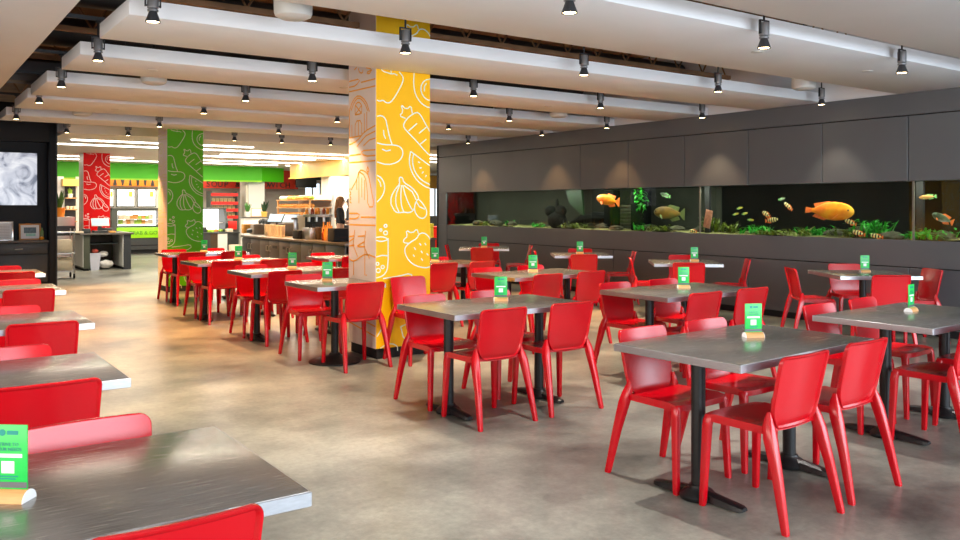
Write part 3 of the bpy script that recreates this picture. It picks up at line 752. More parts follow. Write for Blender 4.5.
x, y, z = tank_pt(575, 196, .4); m_ = MB(); m_.sections([[(-.02, -.18, .68), (.02, -.18, .68), (.02, .22, .68), (-.02, .22, .68)], [(-.02, -.22, .45), (.02, -.22, .45), (.02, .14, .45), (-.02, .14, .45)], [(-.01, -.24, .22), (.01, -.24, .22), (.01, -.1, .28), (-.01, -.1, .28)]])
tag(m_.build('hanging_plant_sheet', mat('dark_leaf', s2l(18, 48, 20), .5, 0, .5, 6), None, (x, y, AZ0)), 'broad dark green leaf sheet hanging from the tank top', 'plant')
for i, (px, w) in enumerate(((612, .22), (641, .3))):
    x, y, z = tank_pt(px, 210, .35); m_ = MB(); m_.box(-.09, .09, -w/2, w/2, 0, .66, .02)
    tag(m_.build('tank_post', M_blackrock, None, (x, y, AZ0)), ['black upright post behind the orange fish', 'wide black upright post carrying green weed'][i], 'post')
x, y, z = tank_pt(626, 215, .5); m_ = MB()
for k in range(7): m_.box(-.05, .05, -.27, .27, k*.06, k*.06+.05, .012)
tag(m_.build('stone_stack', M_rock, None, (x, y, AZ0)), 'stack of flat stones beside the wide black post', 'rocks')
x, y, z = tank_pt(708, 219, .05); m_ = MB(); m_.box(-.006, .006, -.06, .06, -.13, .13, .004, M=Matrix.Rotation(R(12), 4, 'X'))
tag(m_.build('tag_plate', mat('pink_plate', s2l(196, 140, 116), .5, 0, .25, 30), None, (x, y, z)), 'small pinkish plate leaning inside the tank', 'plate')
# plants
def weed(px, py, h, n, m_, label, d=.3, spread=.16, tuft=True):
    x, y, z = tank_pt(px, py, d); mb = MB()
    for k in range(n):
        a = random.uniform(0, 2*PI); rr = random.uniform(0, spread); b0 = (rr*math.cos(a)*.7, rr*math.sin(a), 0)
        L = h*random.uniform(.5, 1)
        if tuft:
            tip = Vector((random.uniform(-.25, .25), random.uniform(-.4, .4), 1))
            mb.leaf(b0, tip, L, .03+.02*random.random(), .3)
        for q in range(3):
            s_ = Vector((b0[0], b0[1], L*random.uniform(.2, .9)))
            mb.leaf(s_, (random.uniform(-1, 1), random.uniform(-1, 1), random.uniform(-.1, .6)), .05+.05*random.random(), .03, .4)
    tag(mb.build('water_plant', m_, None, (x, y, AZ0+.01)), label, 'plant', 'plants in the fish tank')
for a in [(873, 230, .24, 46, M_weed, 'bushy bright green water plant under the head of the big orange fish', .3, .28), (815, 236, .12, 34, M_weed, 'low green water plant beneath the big orange fish', .3, .3),
          (846, 237, .14, 18, M_weed2, 'yellowish water plant before the mossy rocks', .2, .2), (756, 234, .13, 24, M_weed, 'sparse green water plant below the striped fish pair', .3, .3), (712, 232, .24, 22, M_weed2, 'tall yellow-green water plant around the pink plate', .3, .2),
          (731, 233, .16, 20, M_weed2, 'low yellow-green water plant right of the pink plate', .3, .2), (800, 238, .1, 24, M_weed2, 'carpet of yellow-green weed along the glass', .12, .4), (928, 238, .13, 44, M_weed, 'bright green water plant beyond the glass joint', .25, .3),
          (512, 220, .12, 16, M_weed, 'small bright green plant left of the black boulder', .25, .14), (540, 224, .08, 16, M_weed, 'very low green plant at the foot of the boulder', .2, .2), (575, 226, .1, 24, M_weed2, 'mossy yellow plant right of the boulder', .2, .3), (640, 228, .1, 14, M_weed, 'small green plant at the foot of the wide post', .2, .14), (484, 222, .08, 14, M_weed2, 'small plant among the first rocks of the tank', .2, .2), (665, 230, .09, 24, M_weed2, 'yellow weed strip below the pale fish', .2, .35), (776, 237, .07, 20, M_weed2, 'low yellow weed strip below the striped fish', .12, .3)]:
    weed(a[0], a[1], a[2], a[3], a[4], a[5], a[6], a[7])
x, y, z = tank_pt(641, 190, .22); mb = MB()
for k in range(60):
    mb.leaf((random.uniform(-.05, .05), random.uniform(-.13, .13), random.uniform(.35, .66)), (random.uniform(-1, 1), random.uniform(-1, 1), random.uniform(-.6, .3)), .06+.04*random.random(), .035, .4)
tag(mb.build('water_plant', M_weed, None, (x, y, AZ0)), 'bright green weed clinging to the wide black post', 'plant', 'plants in the fish tank')
# fish
def fish_mat(name, c0, c1, c2, axis_scale=3., bands=0):
    m = bpy.data.materials.new(name); m.use_nodes = True
    nt = m.node_tree; b = nt.nodes['Principled BSDF']; b.inputs['Roughness'].default_value = .35
    tc = nt.nodes.new('ShaderNodeTexCoord'); rp = nt.nodes.new('ShaderNodeValToRGB')
    if bands:
        w = nt.nodes.new('ShaderNodeTexWave'); w.bands_direction = 'X'; w.inputs['Scale'].default_value = bands; w.inputs['Distortion'].default_value = .6
        nt.links.new(tc.outputs['Object'], w.inputs['Vector']); nt.links.new(w.outputs['Fac'], rp.inputs['Fac'])
    else:
        n = nt.nodes.new('ShaderNodeTexNoise'); n.inputs['Scale'].default_value = axis_scale; n.inputs['Detail'].default_value = 4
        nt.links.new(tc.outputs['Object'], n.inputs['Vector']); nt.links.new(n.outputs['Fac'], rp.inputs['Fac'])
    e = rp.color_ramp.elements; e[0].position = .35; e[0].color = c0+(1,); e[1].position = .65; e[1].color = c2+(1,); q = e.new(.5); q.color = c1+(1,)
    nt.links.new(rp.outputs['Color'], b.inputs['Base Color']); return m
FM_o = fish_mat('orange_scales', s2l(226, 96, 12), s2l(238, 132, 20), s2l(248, 172, 40), 5)
FM_p = fish_mat('olive_scales', s2l(96, 74, 26), s2l(116, 88, 34), s2l(84, 92, 50), 5)
FM_b = fish_mat('banded_scales', s2l(24, 26, 20), s2l(200, 190, 120), s2l(226, 214, 150), 4, 9)
FM_y = fish_mat('small_yellow_scales', s2l(150, 140, 40), s2l(170, 160, 60), s2l(190, 180, 80), 9)
FM_g = fish_mat('dark_green_scales', s2l(40, 50, 40), s2l(90, 110, 80), s2l(190, 190, 190), 6)
M_fin = mat('orange_fin', s2l(232, 110, 40), .5, 0, .2, 20)
M_fing = mat('green_fin', s2l(110, 170, 100), .5, 0, .2, 20)
M_finolive = mat('olive_fin', s2l(84, 96, 50), .5, 0, .2, 20)
M_eye = mat('fish_eye', (.01, .01, .01), .1)
def fish(px, py, L, H, body, fin, label, flip=1, tilt=0., d=.18, yaw=0., fs=1.):
    """body along local x, head at +x"""
    x, y, z = tank_pt(px, py, d)
    r = empty('fish', label, 'fish', (x, y, z), 0, 'fish in the tank')
    r.rotation_euler = Euler((0, R(tilt)*-1, -PI/2+(0 if flip > 0 else PI)+R(yaw)), 'XYZ')
    mb = MB(); secs = []
    for t, h in ((0, .22), (.06, .26), (.18, .55), (.35, .9), (.55, 1), (.72, .93), (.85, .75), (.94, .5), (.985, .25), (1, .06)):
        hh = H/2*h; ww = H/2*h*.42
        secs.append([(-.42*L+.9*L*t, ww*math.cos(2*PI*k/12), hh*math.sin(2*PI*k/12)) for k in range(12)])
    mb.sections(secs).build('body', body, r)
    mb = MB(); th = H*.03
    mb.sections([[(-.40*L, -th, -H*.1), (-.40*L, th, -H*.1), (-.40*L, th, H*.1), (-.40*L, -th, H*.1)], [(-.52*L, -th, -H*.42*fs), (-.52*L, th, -H*.42*fs), (-.52*L, th, H*.42*fs), (-.52*L, -th, H*.42*fs)], [(-.56*L, -th*.3, -H*.46*fs), (-.56*L, th*.3, -H*.46*fs), (-.545*L, th*.3, H*.46*fs), (-.545*L, -th*.3, H*.46*fs)]]).build('tail_fin', fin, r)
    mb = MB(); mb.sections([[(-.34*L, -th, H*.2), (-.34*L, th, H*.2), (.05*L, th, H*.42), (.05*L, -th, H*.42)], [(-.38*L, -th*.4, H*(.3+.2*fs)), (-.38*L, th*.4, H*(.3+.2*fs)), (-.05*L, th*.4, H*(.44+.22*fs)), (-.05*L, -th*.4, H*(.44+.22*fs))]]).build('dorsal_fin', fin, r)
    mb = MB(); mb.sections([[(-.34*L, -th, -H*.2), (-.34*L, th, -H*.2), (-.05*L, th, -H*.42), (-.05*L, -th, -H*.42)], [(-.40*L, -th*.4, -H*(.25+.2*fs)), (-.40*L, th*.4, -H*(.25+.2*fs)), (-.15*L, th*.4, -H*(.44+.2*fs)), (-.15*L, -th*.4, -H*(.44+.2*fs))]]).build('anal_fin', fin, r)
    mb = MB()
    for s_ in (-1, 1): mb.leaf((.2*L, s_*H*.17, -H*.15), (-.8, s_*.5, -.7), L*.16, H*.2, .1)
    mb.build('pectoral_fin', fin, r)
    mb = MB()
    for s_ in (-1, 1): mb.blob((.385*L, s_*H*.135, H*.08), H*.05)
    mb.build('eye', M_eye, r)
fish(831, 211, .64, .235, FM_o, M_fin, 'large orange fish swimming before the black background', 1, -2, .12, 0, .35)
fish(607, 200, .52, .17, FM_o, M_fin, 'orange fish swimming toward the far end beside the black post', -1, 8, .14)
fish(668, 213, .60, .2, FM_p, M_finolive, 'big olive fish hanging near the tank floor', -1, 3, .3)
fish(665, 195, .2, .06, FM_g, M_fing, 'small grey-green fish above the olive fish', -1, 14, .3)
fish(766, 214, .13, .06, FM_b, M_fin, 'banded fish on top of the striped pair', -1, 30, .15)
fish(772, 220, .19, .065, FM_b, M_fin, 'banded fish at the bottom of the striped pair', 1, 8, .12)
fish(788, 206, .15, .05, FM_b, M_fin, 'banded fish diving toward the big orange fish', -1, 40, .15)
fish(782, 199, .1, .03, FM_g, M_fing, 'tiny green fish above the diving banded fish', 1, 8, .2)
for q, (px, py, w) in enumerate([(740, 208, 'highest'), (736, 214, 'second highest'), (745, 213.5, 'second lowest'), (751, 220, 'lowest')]):
    fish(px, py, .1, .03, FM_y, M_fing, 'tiny yellowish fish of the small shoal, the %s one' % w, 1, 12 if q < 3 else -4, .25)
fish(850, 222, .16, .055, FM_b, M_fin, 'banded fish just below the big orange fish', -1, 20, .12)
fish(858, 233, .17, .055, FM_b, M_fin, 'banded fish near the tank floor with orange tail', -1, 12, .1)
fish(876, 236, .16, .05, FM_b, M_fin, 'banded fish resting by the mossy rocks', -1, 8, .1)
fish(927, 197, .19, .05, mat('peach_scales', s2l(200, 140, 80), .4, 0, .2, 9), M_fing, 'slim peach fish close to the glass joint', -1, -4, .12)
fish(942, 218, .24, .09, FM_g, M_fin, 'dark fish with white back and orange fins', -1, 22, .14)
fish(693, 231, .13, .05, FM_b, M_fin, 'banded fish at the floor near the divider', -1, 8, .12)

# ------------------------------------------------------------------ black media wall
MY = 16.75                       # its front
mw = MB()
x1 = 2.41
mw.box(2.30, x1, MY, MY+.9, 0, 3.3, .004)          # right pilaster
mw.box(-2.4, 2.30, MY, MY+.9, 2.62, 3.3, .004)     # header
mw.box(-2.4, 2.30, MY+.32, MY+.9, 0, 2.62)
struct(mw.build('wall_media', M_blackwall), 'black recessed media wall')
struct(B(2.41, 2.43, MY-.01, MY+.9, 0, 3.3).build('trim_2', M_slate))
fy = MY+.32
p = on_y(37, 153.3, fy-.06); q = on_y(37, 205.1, fy-.06)
tv = empty('television', 'large wall screen showing a pale grey-white picture', 'television', (p[0], fy, q[2]))
tw = (p[2]-q[2])*16/9; th_ = p[2]-q[2]
B(-tw-.02, .02, -.06, -.001, -.02, th_+.02, .004).build('bezel', M_dark, tv)
B(-tw, 0, -.064, -.058, 0, th_).build('screen', M_tv, tv)
# built-in cabinet with drawers and doors
cb = empty('media_cabinet', 'black built-in cabinet under the screen with drawers', 'cabinet', (0, fy, 0))
B(-2.38, 2.29, -.30, -.002, .08, .80).build('body', M_blackwall, cb); B(-2.38, 2.29, -.28, -.01, 0, .08).build('plinth', M_dark, cb)
B(-2.38, 2.293, -.318, -.002, .80, .84, .004).build('countertop', mat('dark_stone', s2l(70, 64, 60), .35, 0, .15, 20), cb)
for k in range(5):
    xa = 2.28-.93*(k+1)+.01; xb = 2.28-.93*k-.01
    d = B(xa, xb, -.316, -.30, .60, .785, .003).build('drawer', M_slate, cb)
    MB().tube([((xa+xb)/2-.06, -.317, .69), ((xa+xb)/2-.06, -.338, .69), ((xa+xb)/2+.06, -.338, .69), ((xa+xb)/2+.06, -.317, .69)], .006).build('handle', M_steel, d)
    d = B(xa, xb, -.316, -.30, .09, .585, .003).build('door', M_slate, cb)
    MB().tube([(xa+.07, -.317, .53), (xa+.07, -.338, .53), (xa+.07, -.338, .43), (xa+.07, -.317, .43)], .006).build('handle', M_steel, d)
def photo_frame(pxl, pxr, pyt, fm, label, inner):
    a = on_y(pxl, pyt, fy-.12); b_ = on_y(pxr, pyt, fy-.12); w = b_[0]-a[0]; h = a[2]-.84
    r = empty('picture_frame', label, 'picture', ((a[0]+b_[0])/2, fy-.14, .84)); r.rotation_euler = (R(-8), 0, 0)
    f = MB(); t = .028
    f.box(-w/2, w/2, 0, .02, 0, t, .003); f.box(-w/2, w/2, 0, .02, h-t, h, .003); f.box(-w/2, -w/2+t, 0, .02, t, h-t, .003); f.box(w/2-t, w/2, 0, .02, t, h-t, .003); f.build('frame', fm, r)
    pc = B(-w/2+t, w/2-t, .006, .016, t, h-t).build('sheet', mat('sheet_paper', s2l(206, 210, 218), .4, 0, .03, 5), r)
    k = MB()
    if inner == 'lines':
        for i in range(9): k.box(-w/2+t+.03, w/2-t-.03, .004, .0065, h-.09-i*.028, h-.083-i*.028)
        k.build('print', mat('grey_print', s2l(160, 158, 168), .5), pc)
    else:
        k.box(-w/2+t+.05, w/2-t-.05, .004, .0065, h*.42, h-.07); k.build('print', mat('blue_print', s2l(84, 104, 118), .5, 0, .5, 14, stretch=(6, 1, 1)), pc)
        k = MB(); k.box(-w/2+t+.08, w/2-t-.06, .004, .0064, h*.24, h*.4); k.build('print', mat('teal_print', s2l(140, 190, 180), .5, 0, .3, 10), pc)
photo_frame(-16, 13.5, 221.5, M_steel, 'pale notice in a thin silver frame on the black cabinet', 'lines')
photo_frame(19, 41, 223.5, M_frame_wood, 'wood-framed blue certificate standing on the black cabinet', 'cert')
b0 = on_y(42, 235, fy-.14)
v = MB(); v.lathe([(0, 0), (.028, 0), (.03, .01), (.03, .15), (.012, .19), (.012, .22), (0, .222)], 16); tag(v.build('bottle', mat('olive_bottle', s2l(120, 150, 90), .2, 0, .1), None, (b0[0], fy-.13, .84)), 'slim green bottle beside the wood-framed certificate', 'bottle')
v = MB(); v.lathe([(0, 0), (.03, .005), (.042, .03), (.035, .055), (0, .065)], 16); tag(v.build('orange_fruit', M_orange, None, (b0[0]-.02, fy-.24, .84)), 'small round orange object in front of the green bottle', 'ornament')

# ------------------------------------------------------------------ serving area shell
struct(B(2.472, 22, YS, YS+.1, ZB, 3.75).build('wall_soffit', M_ceilback))
struct(B(2.472, 22, YS+.1, 31, ZB, ZB+.06).build('ceiling_back', M_ceilback))
bw = MB()
w1a = on_y(305, 200, 29.4); w1b = on_y(328.5, 200, 29.4); w2a = on_y(424, 200, 29.4); w2b = on_y(441, 200, 29.4)
bw.box(-2.4, w1a[0], 29.4, 29.5, 0, ZB); bw.box(w1b[0], w2a[0], 29.4, 29.5, 0, ZB); bw.box(w2b[0], 22, 29.4, 29.5, 0, ZB)
for a, b_ in ((w1a, w1b), (w2a, w2b)): bw.box(a[0], b_[0], 29.4, 29.5, 0, 1.0); bw.box(a[0], b_[0], 29.4, 29.5, 2.4, ZB)
struct(bw.build('wall_back', M_cream))
for k, (a, b_) in enumerate(((w1a, w1b), (w2a, w2b))):
    w = MB(); n = 3
    for i in range(n+1):
        x = a[0]+(b_[0]-a[0])*i/n; w.box(x-.03, x+.03, 29.42, 29.48, 1.0, 2.4)
    w.box(a[0], b_[0], 29.42, 29.48, 1.0, 1.05); w.box(a[0], b_[0], 29.42, 29.48, 2.35, 2.4)
    f = w.build('window_%d' % (k+2), M_whitegoods); struct(f)
    B(a[0], b_[0], 29.445, 29.449, 1.0, 2.4).build('pane', M_clearglass, f)
struct(B(21.9, 22, -3.6, 31, 0, 3.75).build('wall_far_right', M_cream))
# light strips set in the white ceiling
i = 0
STR = []
for y, xs in ((17.6, [(2.8, 6.4), (9.6, 13.5)]), (18.9, [(2.6, 10.8), (11.2, 15)]), (20.4, [(6.6, 10.2), (10.6, 14.5)]), (21.3, [(5.4, 9.5), (10.2, 13)]), (23.3, [(2.6, 5.2), (6.8, 12.6)]), (24.8, [(3.0, 9.8), (10.1, 12)])):
    for a, b_ in xs:
        i += 1
        t = tag(B(a, b_, y-.05, y+.05, ZB-.02, ZB-.0005).build('strip_light', M_strip), 'long white ceiling strip light in the %s row from the dining side, %s half' % (ORD[(i-1)//2], ['kiosk', 'coffee counter'][(i-1) % 2]), 'light', 'strip lights over the serving area')
        STR.append((a, b_, y))
# lime fascia, red fascia, gold fascia
GF = 26.5
a = on_y(30, 180, GF); b_ = on_y(262, 180, GF); c_ = on_y(284.3, 181, GF+.5)
f = MB(); f.box(a[0]-1, b_[0], GF, GF+.25, 2.28, ZB)
f.prism([(b_[0], GF), (c_[0], GF+.55), (c_[0], GF+.8), (b_[0], GF+.25)], 2.28, ZB)
struct(f.build('trim_3', M_limefascia, sharp=10), 'lime green fascia over the serving counters')
struct(B(a[0]-1, b_[0], GF-.01, GF, 2.25, 2.30).build('trim_4', M_lime))
RF = 28.5
ra = on_y(203, 186, RF); rb_ = on_y(298, 188, RF)
rs = empty('red_sign', 'red fascia sign with dark capital letters', 'sign', (ra[0]-.6, RF, 2.08))
B(0, rb_[0]-ra[0]+.6, 0, .12, 0, ZB-2.085).build('sign_board', M_redfascia, rs)
la_ = on_y(206, 185, RF)[0]; lb = on_y(291, 185, RF)[0]
txt = 'SOUP & SANDWICH'; nl = len(txt)
for k, ch in enumerate(txt):
    if ch == ' ': continue
    text_mesh(ch, .27, Matrix.Translation((la_-ra[0]+.6+(lb-la_)*(k+.5)/nl-.03, -.012, .05)) @ Matrix.Rotation(PI/2, 4, 'X'), M_letter, 'letter', rs, ext=.01)
struct(B(rb_[0], rb_[0]+3.6, RF+.2, RF+.25, 2.3, ZB).build('trim_5', M_taupe))
ga = on_x(290, 164, 9.95); gb = on_x(420, 150, 9.95)
gf = MB(); gf.box(9.95, 10.2, 15.0 if False else gb[1], ga[1], 2.31, ZB); gf.box(9.9, 9.96, gb[1], ga[1]+.01, 2.29, 2.33)
struct(gf.build('trim_6', M_gold), 'gold fascia over the coffee counter')
o = on_y(436, 170, 27.5); struct(B(o[0]-1.6, o[0]+2, 27.5, 27.7, 2.15, ZB-.1).build('trim_7', M_gold))
# ------------------------------------------------------------------ grab counter behind red and green columns
SY = 28.2
ob = on_y(112, 186, SY); oc = on_y(162, 186, SY)
sg = empty('orange_sign', 'orange sign band with dark characters over the menu boards', 'sign', (ob[0]-.3, SY, 2.1))
W_ = oc[0]-ob[0]+.6
B(0, W_, 0, .08, 0, .24).build('sign_board', M_orangesign, sg)
n = 9
for k in range(n):
    x = .16+k*(W_-.3)/(n-1); m_ = MB(); w0, w1 = [(.02, .045), (.06, .02), (.02, .06), (.05, .02), (.03, .05)][k % 5]
    m_.sections([[(x-w0, -.012, .02), (x+w0, -.012, .02), (x+w0, 0, .02), (x-w0, 0, .02)], [(x-w1, -.012, .22), (x+w1, -.012, .22), (x+w1, 0, .22), (x-w1, 0, .22)]]); m_.build('letter', M_letter, sg)
for k, (pa, pb, lab) in enumerate([(104, 115, 'narrow lit menu board beside the red column'), (117, 136, 'wide lit menu board, the one on the red column side'), (138, 157, 'wide lit menu board, the one on the green column side')]):
    A_ = on_y(pa, 188.5, SY); Z_ = on_y(pb, 207, SY)
    mbd = empty('menu_board', lab, 'menu', (A_[0], SY+.1, Z_[2]), 0, 'lit menu boards'); w = Z_[0]-A_[0]; h = A_[2]-Z_[2]
    B(0, w, .02, .06, 0, h, .004).build('frame', M_casegrey, mbd); pb_ = B(.03, w-.03, .012, .022, .03, h-.03).build('lit_sheet', M_menu, mbd)
    m_ = MB()
    for r_ in range(4): m_.box(w*.15, w*(.8 if r_ % 2 else .65), .008, .0125, h*.16+r_*h*.16, h*.16+r_*h*.16+.022)
    m_.box(w*.66, w*.86, .008, .0125, h*.55, h*.85); m_.build('print', M_menuprint, pb_)
struct(B(ob[0]-4, oc[0]+.35, SY+.18, SY+.28, 0, ZB).build('wall_serving', M_cream))
# refrigerated case
CY = 26.7
ca = on_y(112, 252, CY); cb_ = on_y(163, 252, CY); w = cb_[0]-ca[0]
zt_ = CAMH+(HY-207.5)*26/FPX
case = empty('display_case', 'tall open refrigerated case with lime front panel', 'display case', (ca[0], CY, 0))
def zz(py): return on_y(137, py, CY)[2]
B(0, w, .5, .9, .12, zz(208)).build('back', M_casegrey, case)
B(0, .16, 0, .9, .12, zz(208)).build('side_panel', M_casegrey, case); B(w-.1, w, 0, .9, .12, zz(208)).build('side_panel', M_casegrey, case)
B(0, w, -.02, .9, zz(210), zz(208), .01).build('canopy', M_casegrey, case)
B(.165, w-.105, .46, .5, zz(226), zz(211)).build('lit_back', M_caseglow, case)
for z in (zz(224), zz(219)): B(.165, w-.105, .1, .46, z-.015, z).build('shelf', M_whitegoods, case)
lp_ = B(.13, w-.1, -.02, .46, zz(238), zz(227.5), .005).build('front_panel', M_lime, case)
text_mesh('GRAB & GO', .16, Matrix.Translation((w*.60, -.026, zz(234.6))) @ Matrix.Rotation(PI/2, 4, 'X'), M_limeletter, 'lettering', lp_, ext=.006)
B(.13, w-.1, 0, .46, .12, zz(238)).build('base', M_darkgoods, case); B(.15, w-.12, -.004, 0, zz(246), zz(245)).build('vent', M_dark, case)
B(.05, w-.05, .05, .85, 0, .12).build('plinth', M_dark, case)
pk = None; kk = 0
for z in (zz(224), zz(219)):
    for k in range(9):
        x = ca[0]+.3+k*(w-.5)/9; c = random.choice([M_produce, M_bread, M_paper])
        o = B(-.07, .07, -.05, .05, 0, random.uniform(.09, .16), .01).build('food_pack', c, None, (x, CY+.28, z)); tag(o, 'packed food on a lit shelf of the refrigerated case', 'food', 'packed food in the refrigerated case'); o.hide_render = False
# ------------------------------------------------------------------ kiosk counter with open cupboard, trash bin
KY = 20.25
kl = on_y(83.5, 271, KY)[0]; ki = on_y(90, 271, KY)[0]; kr = on_y(123.5, 270, KY)[0]; ke = on_y(131, 270, KY)[0]
KH = on_y(100, 233, KY)[2]; KD = 1.35
ks = empty('kiosk_counter', 'service kiosk counter open at the front with pale side panels', 'counter', (0, KY, 0))
B(kl-.08, ke+.05, -.06, KD+.03, KH-.04, KH, .004).build('countertop', M_countertop, ks)
B(kl, ki, 0, KD, .05, KH-.04).build('front_leg', mat('olive_panel', s2l(66, 70, 54), .5, 0, .1, 6), ks)
B(kl-.012, kl, .01, KD, .08, KH-.05).build('side_panel', M_whitegoods, ks)
B(kr, ke, 0, KD, .0, KH-.04).build('front_leg', M_slate, ks)
B(kr-.014, kr, .01, KD-.25, .06, KH-.05).build('side_panel', M_whitegoods, ks)
B(ki, kr, KD-.2, KD, .0, KH-.04).build('back', M_darkwood, ks)
B(ki, kr-.014, .35, KD-.2, KH-.27, KH-.25).build('shelf', M_casegrey, ks)
B(kl+.02, ki-.02, .02, KD-.02, 0, .05).build('plinth', M_dark, ks)
x = on_y(94.5, 272, KY+.1)[0]
tb = empty('trash_bin', 'pale grey waste bin standing under the kiosk counter', 'bin', (x, KY+.14, 0))
m_ = MB(); m_.sections([[(-.085, -.1, 0), (.085, -.1, 0), (.085, .1, 0), (-.085, .1, 0)], [(-.115, -.13, .36), (.115, -.13, .36), (.115, .13, .36), (-.115, .13, .36)]]); m_.build('body', M_bin, tb, sharp=30)
m_ = MB(); m_.box(-.122, .122, -.137, -.115, .35, .38, .004); m_.box(-.122, .122, .115, .137, .35, .38, .004); m_.box(-.122, -.105, -.115, .115, .35, .38, .004); m_.box(.105, .122, -.115, .115, .35, .38, .004); m_.build('rim', M_bin, tb)
for k, (px, py, r_, lab, mm) in enumerate([(106, 264, .13, 'crumpled white bag on the cupboard floor', M_bag), (103, 254, .09, 'white crumpled paper over the bag in the cupboard', M_bag), (95, 251, .06, 'red and white rubbish sticking out behind the bin', mat('red_litter', s2l(210, 90, 70), .5, 0, .5, 12))]):
    p = on_y(px, py, KY+.3); m_ = MB(); m_.blob((0, 0, 0), r_, (1.2, .8, .75), 3, .12); tag(m_.build('rubbish', mm, None, (p[0], KY+.3, max(r_*.65, p[2])), sharp=60), lab, 'rubbish')
pm = on_y(101, 220, KY+.2)
ms = empty('register_monitor', 'tilted pale blue register screen on the kiosk', 'monitor', (pm[0], KY+.3, KH))
B(-.16, .16, -.1, .12, 0, .05, .01).build('base', M_darkgoods, ms); B(-.04, .04, .02, .06, .05, .22).build('stand', M_darkgoods, ms)
s_ = B(-.19, .19, -.012, .012, -.1, .1, .006).build('bezel', M_whitegoods, ms); s_.location = (0, 0, .24); s_.rotation_euler = (R(-28), 0, R(0)); B(-.175, .175, -.015, -.011, -.085, .085).build('screen', M_screen, s_)
for k, (px, w_, h, mm, lab) in enumerate([(86, .16, .1, M_darkgoods, 'black card reader on the kiosk counter'), (78, .22, .05, M_paper, 'cream tray on the kiosk counter'), (109, .3, .1, M_darkgoods, 'black cash drawer box behind the register screen'), (111.5, .14, .04, M_bread, 'small tan packet at the kiosk edge')]):
    p = on_y(px, 230, KY+.15); o = B(-w_/2, w_/2, -.08, .08, 0, h, .012).build('counter_item', mm, None, (p[0], KY+(.12 if k != 2 else .62), KH)); tag(o, lab, 'counter item')
# wire trolley
p = on_y(62.5, 275, 18.5)
tr = empty('trolley', 'steel trolley with cream boxes beside the black wall', 'trolley', (p[0], 18.5, 0))
m_ = MB()
for sx in (-.18, .18):
    for sy in (-.22, .22): m_.cyl((sx, sy, .1), (sx, sy, 1.0), .012, n=8)
m_.build('posts', M_steel, tr)
for z in (.14, .5, .92): B(-.2, .2, -.24, .24, z, z+.02).build('shelf', M_steel, tr)
for sx in (-.18, .18):
    for sy in (-.22, .22): MB().cyl((sx-.012, sy, .05), (sx+.012, sy, .05), .05, n=16).build('wheel', M_dark, tr); 
m_ = MB(); m_.box(-.01, .01, -.01, .01, .05, .1)
for k, z in enumerate((.16, .52)):
    tag(B(-.15, .15, -.2, .2, 0, .26, .01).build('storage_box', M_paper, None, (p[0], 18.5, z)), 'cream box on the %s shelf of the steel trolley' % ['lower', 'middle'][k], 'box', 'boxes on the trolley')
# pedestal with pot plant, shelves
PY_ = 22.6
p = on_y(61.5, 228, PY_); zt2 = on_y(61, 217, PY_)[2]; zm = on_y(61, 226, PY_)[2]
cbn = empty('side_cabinet', 'cabinet with white upper and charcoal lower half behind the trolley', 'cabinet', (p[0], PY_, 0))
B(-.3, .3, 0, .5, zm, zt2, .004).build('upper', M_whitegoods, cbn); B(-.3, .3, 0.01, .5, zm-.24, zm).build('middle', M_darkgoods, cbn); B(-.3, .3, 0, .5, .0, zm-.24).build('lower', M_whitegoods, cbn)
def potted(loc, pot_m, leaf_m, h, n, label, r=.11, spiky=True):
    t = empty('potted_plant', label, 'plant', loc); m_ = MB(); m_.lathe([(0, 0), (r*.75, 0), (r, r*1.5), (r*.9, r*1.55), (r*.85, r*1.4), (0, r*1.4)], 18); m_.build('pot', pot_m, t)
    m_ = MB()
    for k in range(n):
        a = random.uniform(0, 2*PI); s_ = random.uniform(.05, .35)
        m_.leaf((math.cos(a)*r*.4, math.sin(a)*r*.4, r*1.35), (math.cos(a)*s_, math.sin(a)*s_, 1), h*random.uniform(.6, 1), .07, .12)
    m_.build('leaves', leaf_m, t)
potted((p[0]-.02, PY_+.25, zt2), M_orange, M_leaf, .55, 9, 'upright spiky plant in an orange pot on the white cabinet', .15)
sh = on_y(72, 200, 25.6)
su = empty('wall_shelf', 'narrow black shelving with wooden boards under a gold panel', 'shelves', (sh[0], 25.6, 0))
hw = .14
B(-hw, hw, .3, .33, .2, on_y(72, 186, 25.6)[2]).build('back', M_blackboard, su)
for py in (197.5, 209, 221): z = on_y(72, py, 25.6)[2]; B(-hw, hw, .0, .3, z-.03, z, .003).build('shelf_board', M_wood, su)
B(-.24, .2, -.05, .33, on_y(72, 186, 25.6)[2], on_y(72, 179, 25.6)[2]).build('gold_panel', M_gold, su)
zs = on_y(72, 197.5, 25.6)[2]
potted((sh[0]-.02, 25.75, zs), M_whitegoods, M_produce, .2, 8, 'small leafy plant in a white pot on the black shelving', .07)
for k in range(3):
    m_ = MB(); m_.lathe([(0, 0), (.035, 0), (.045, .08), (0, .085)], 14); tag(m_.build('cup', M_paper, None, (sh[0]-.09+k*.09, 25.75, on_y(72, 209, 25.6)[2])), 'cream cup on the middle board of the black shelving', 'cup', 'cups on the black shelving')
struct(B(on_y(56, 200, 26)[0], sh[0]-.16, 25.95, 26.05, 0, 2.3).build('wall_partition', M_whitegoods)); struct(B(sh[0]+.16, on_y(84, 200, 26)[0], 25.95, 26.05, 0, 2.3).build('wall_partition', M_cream))
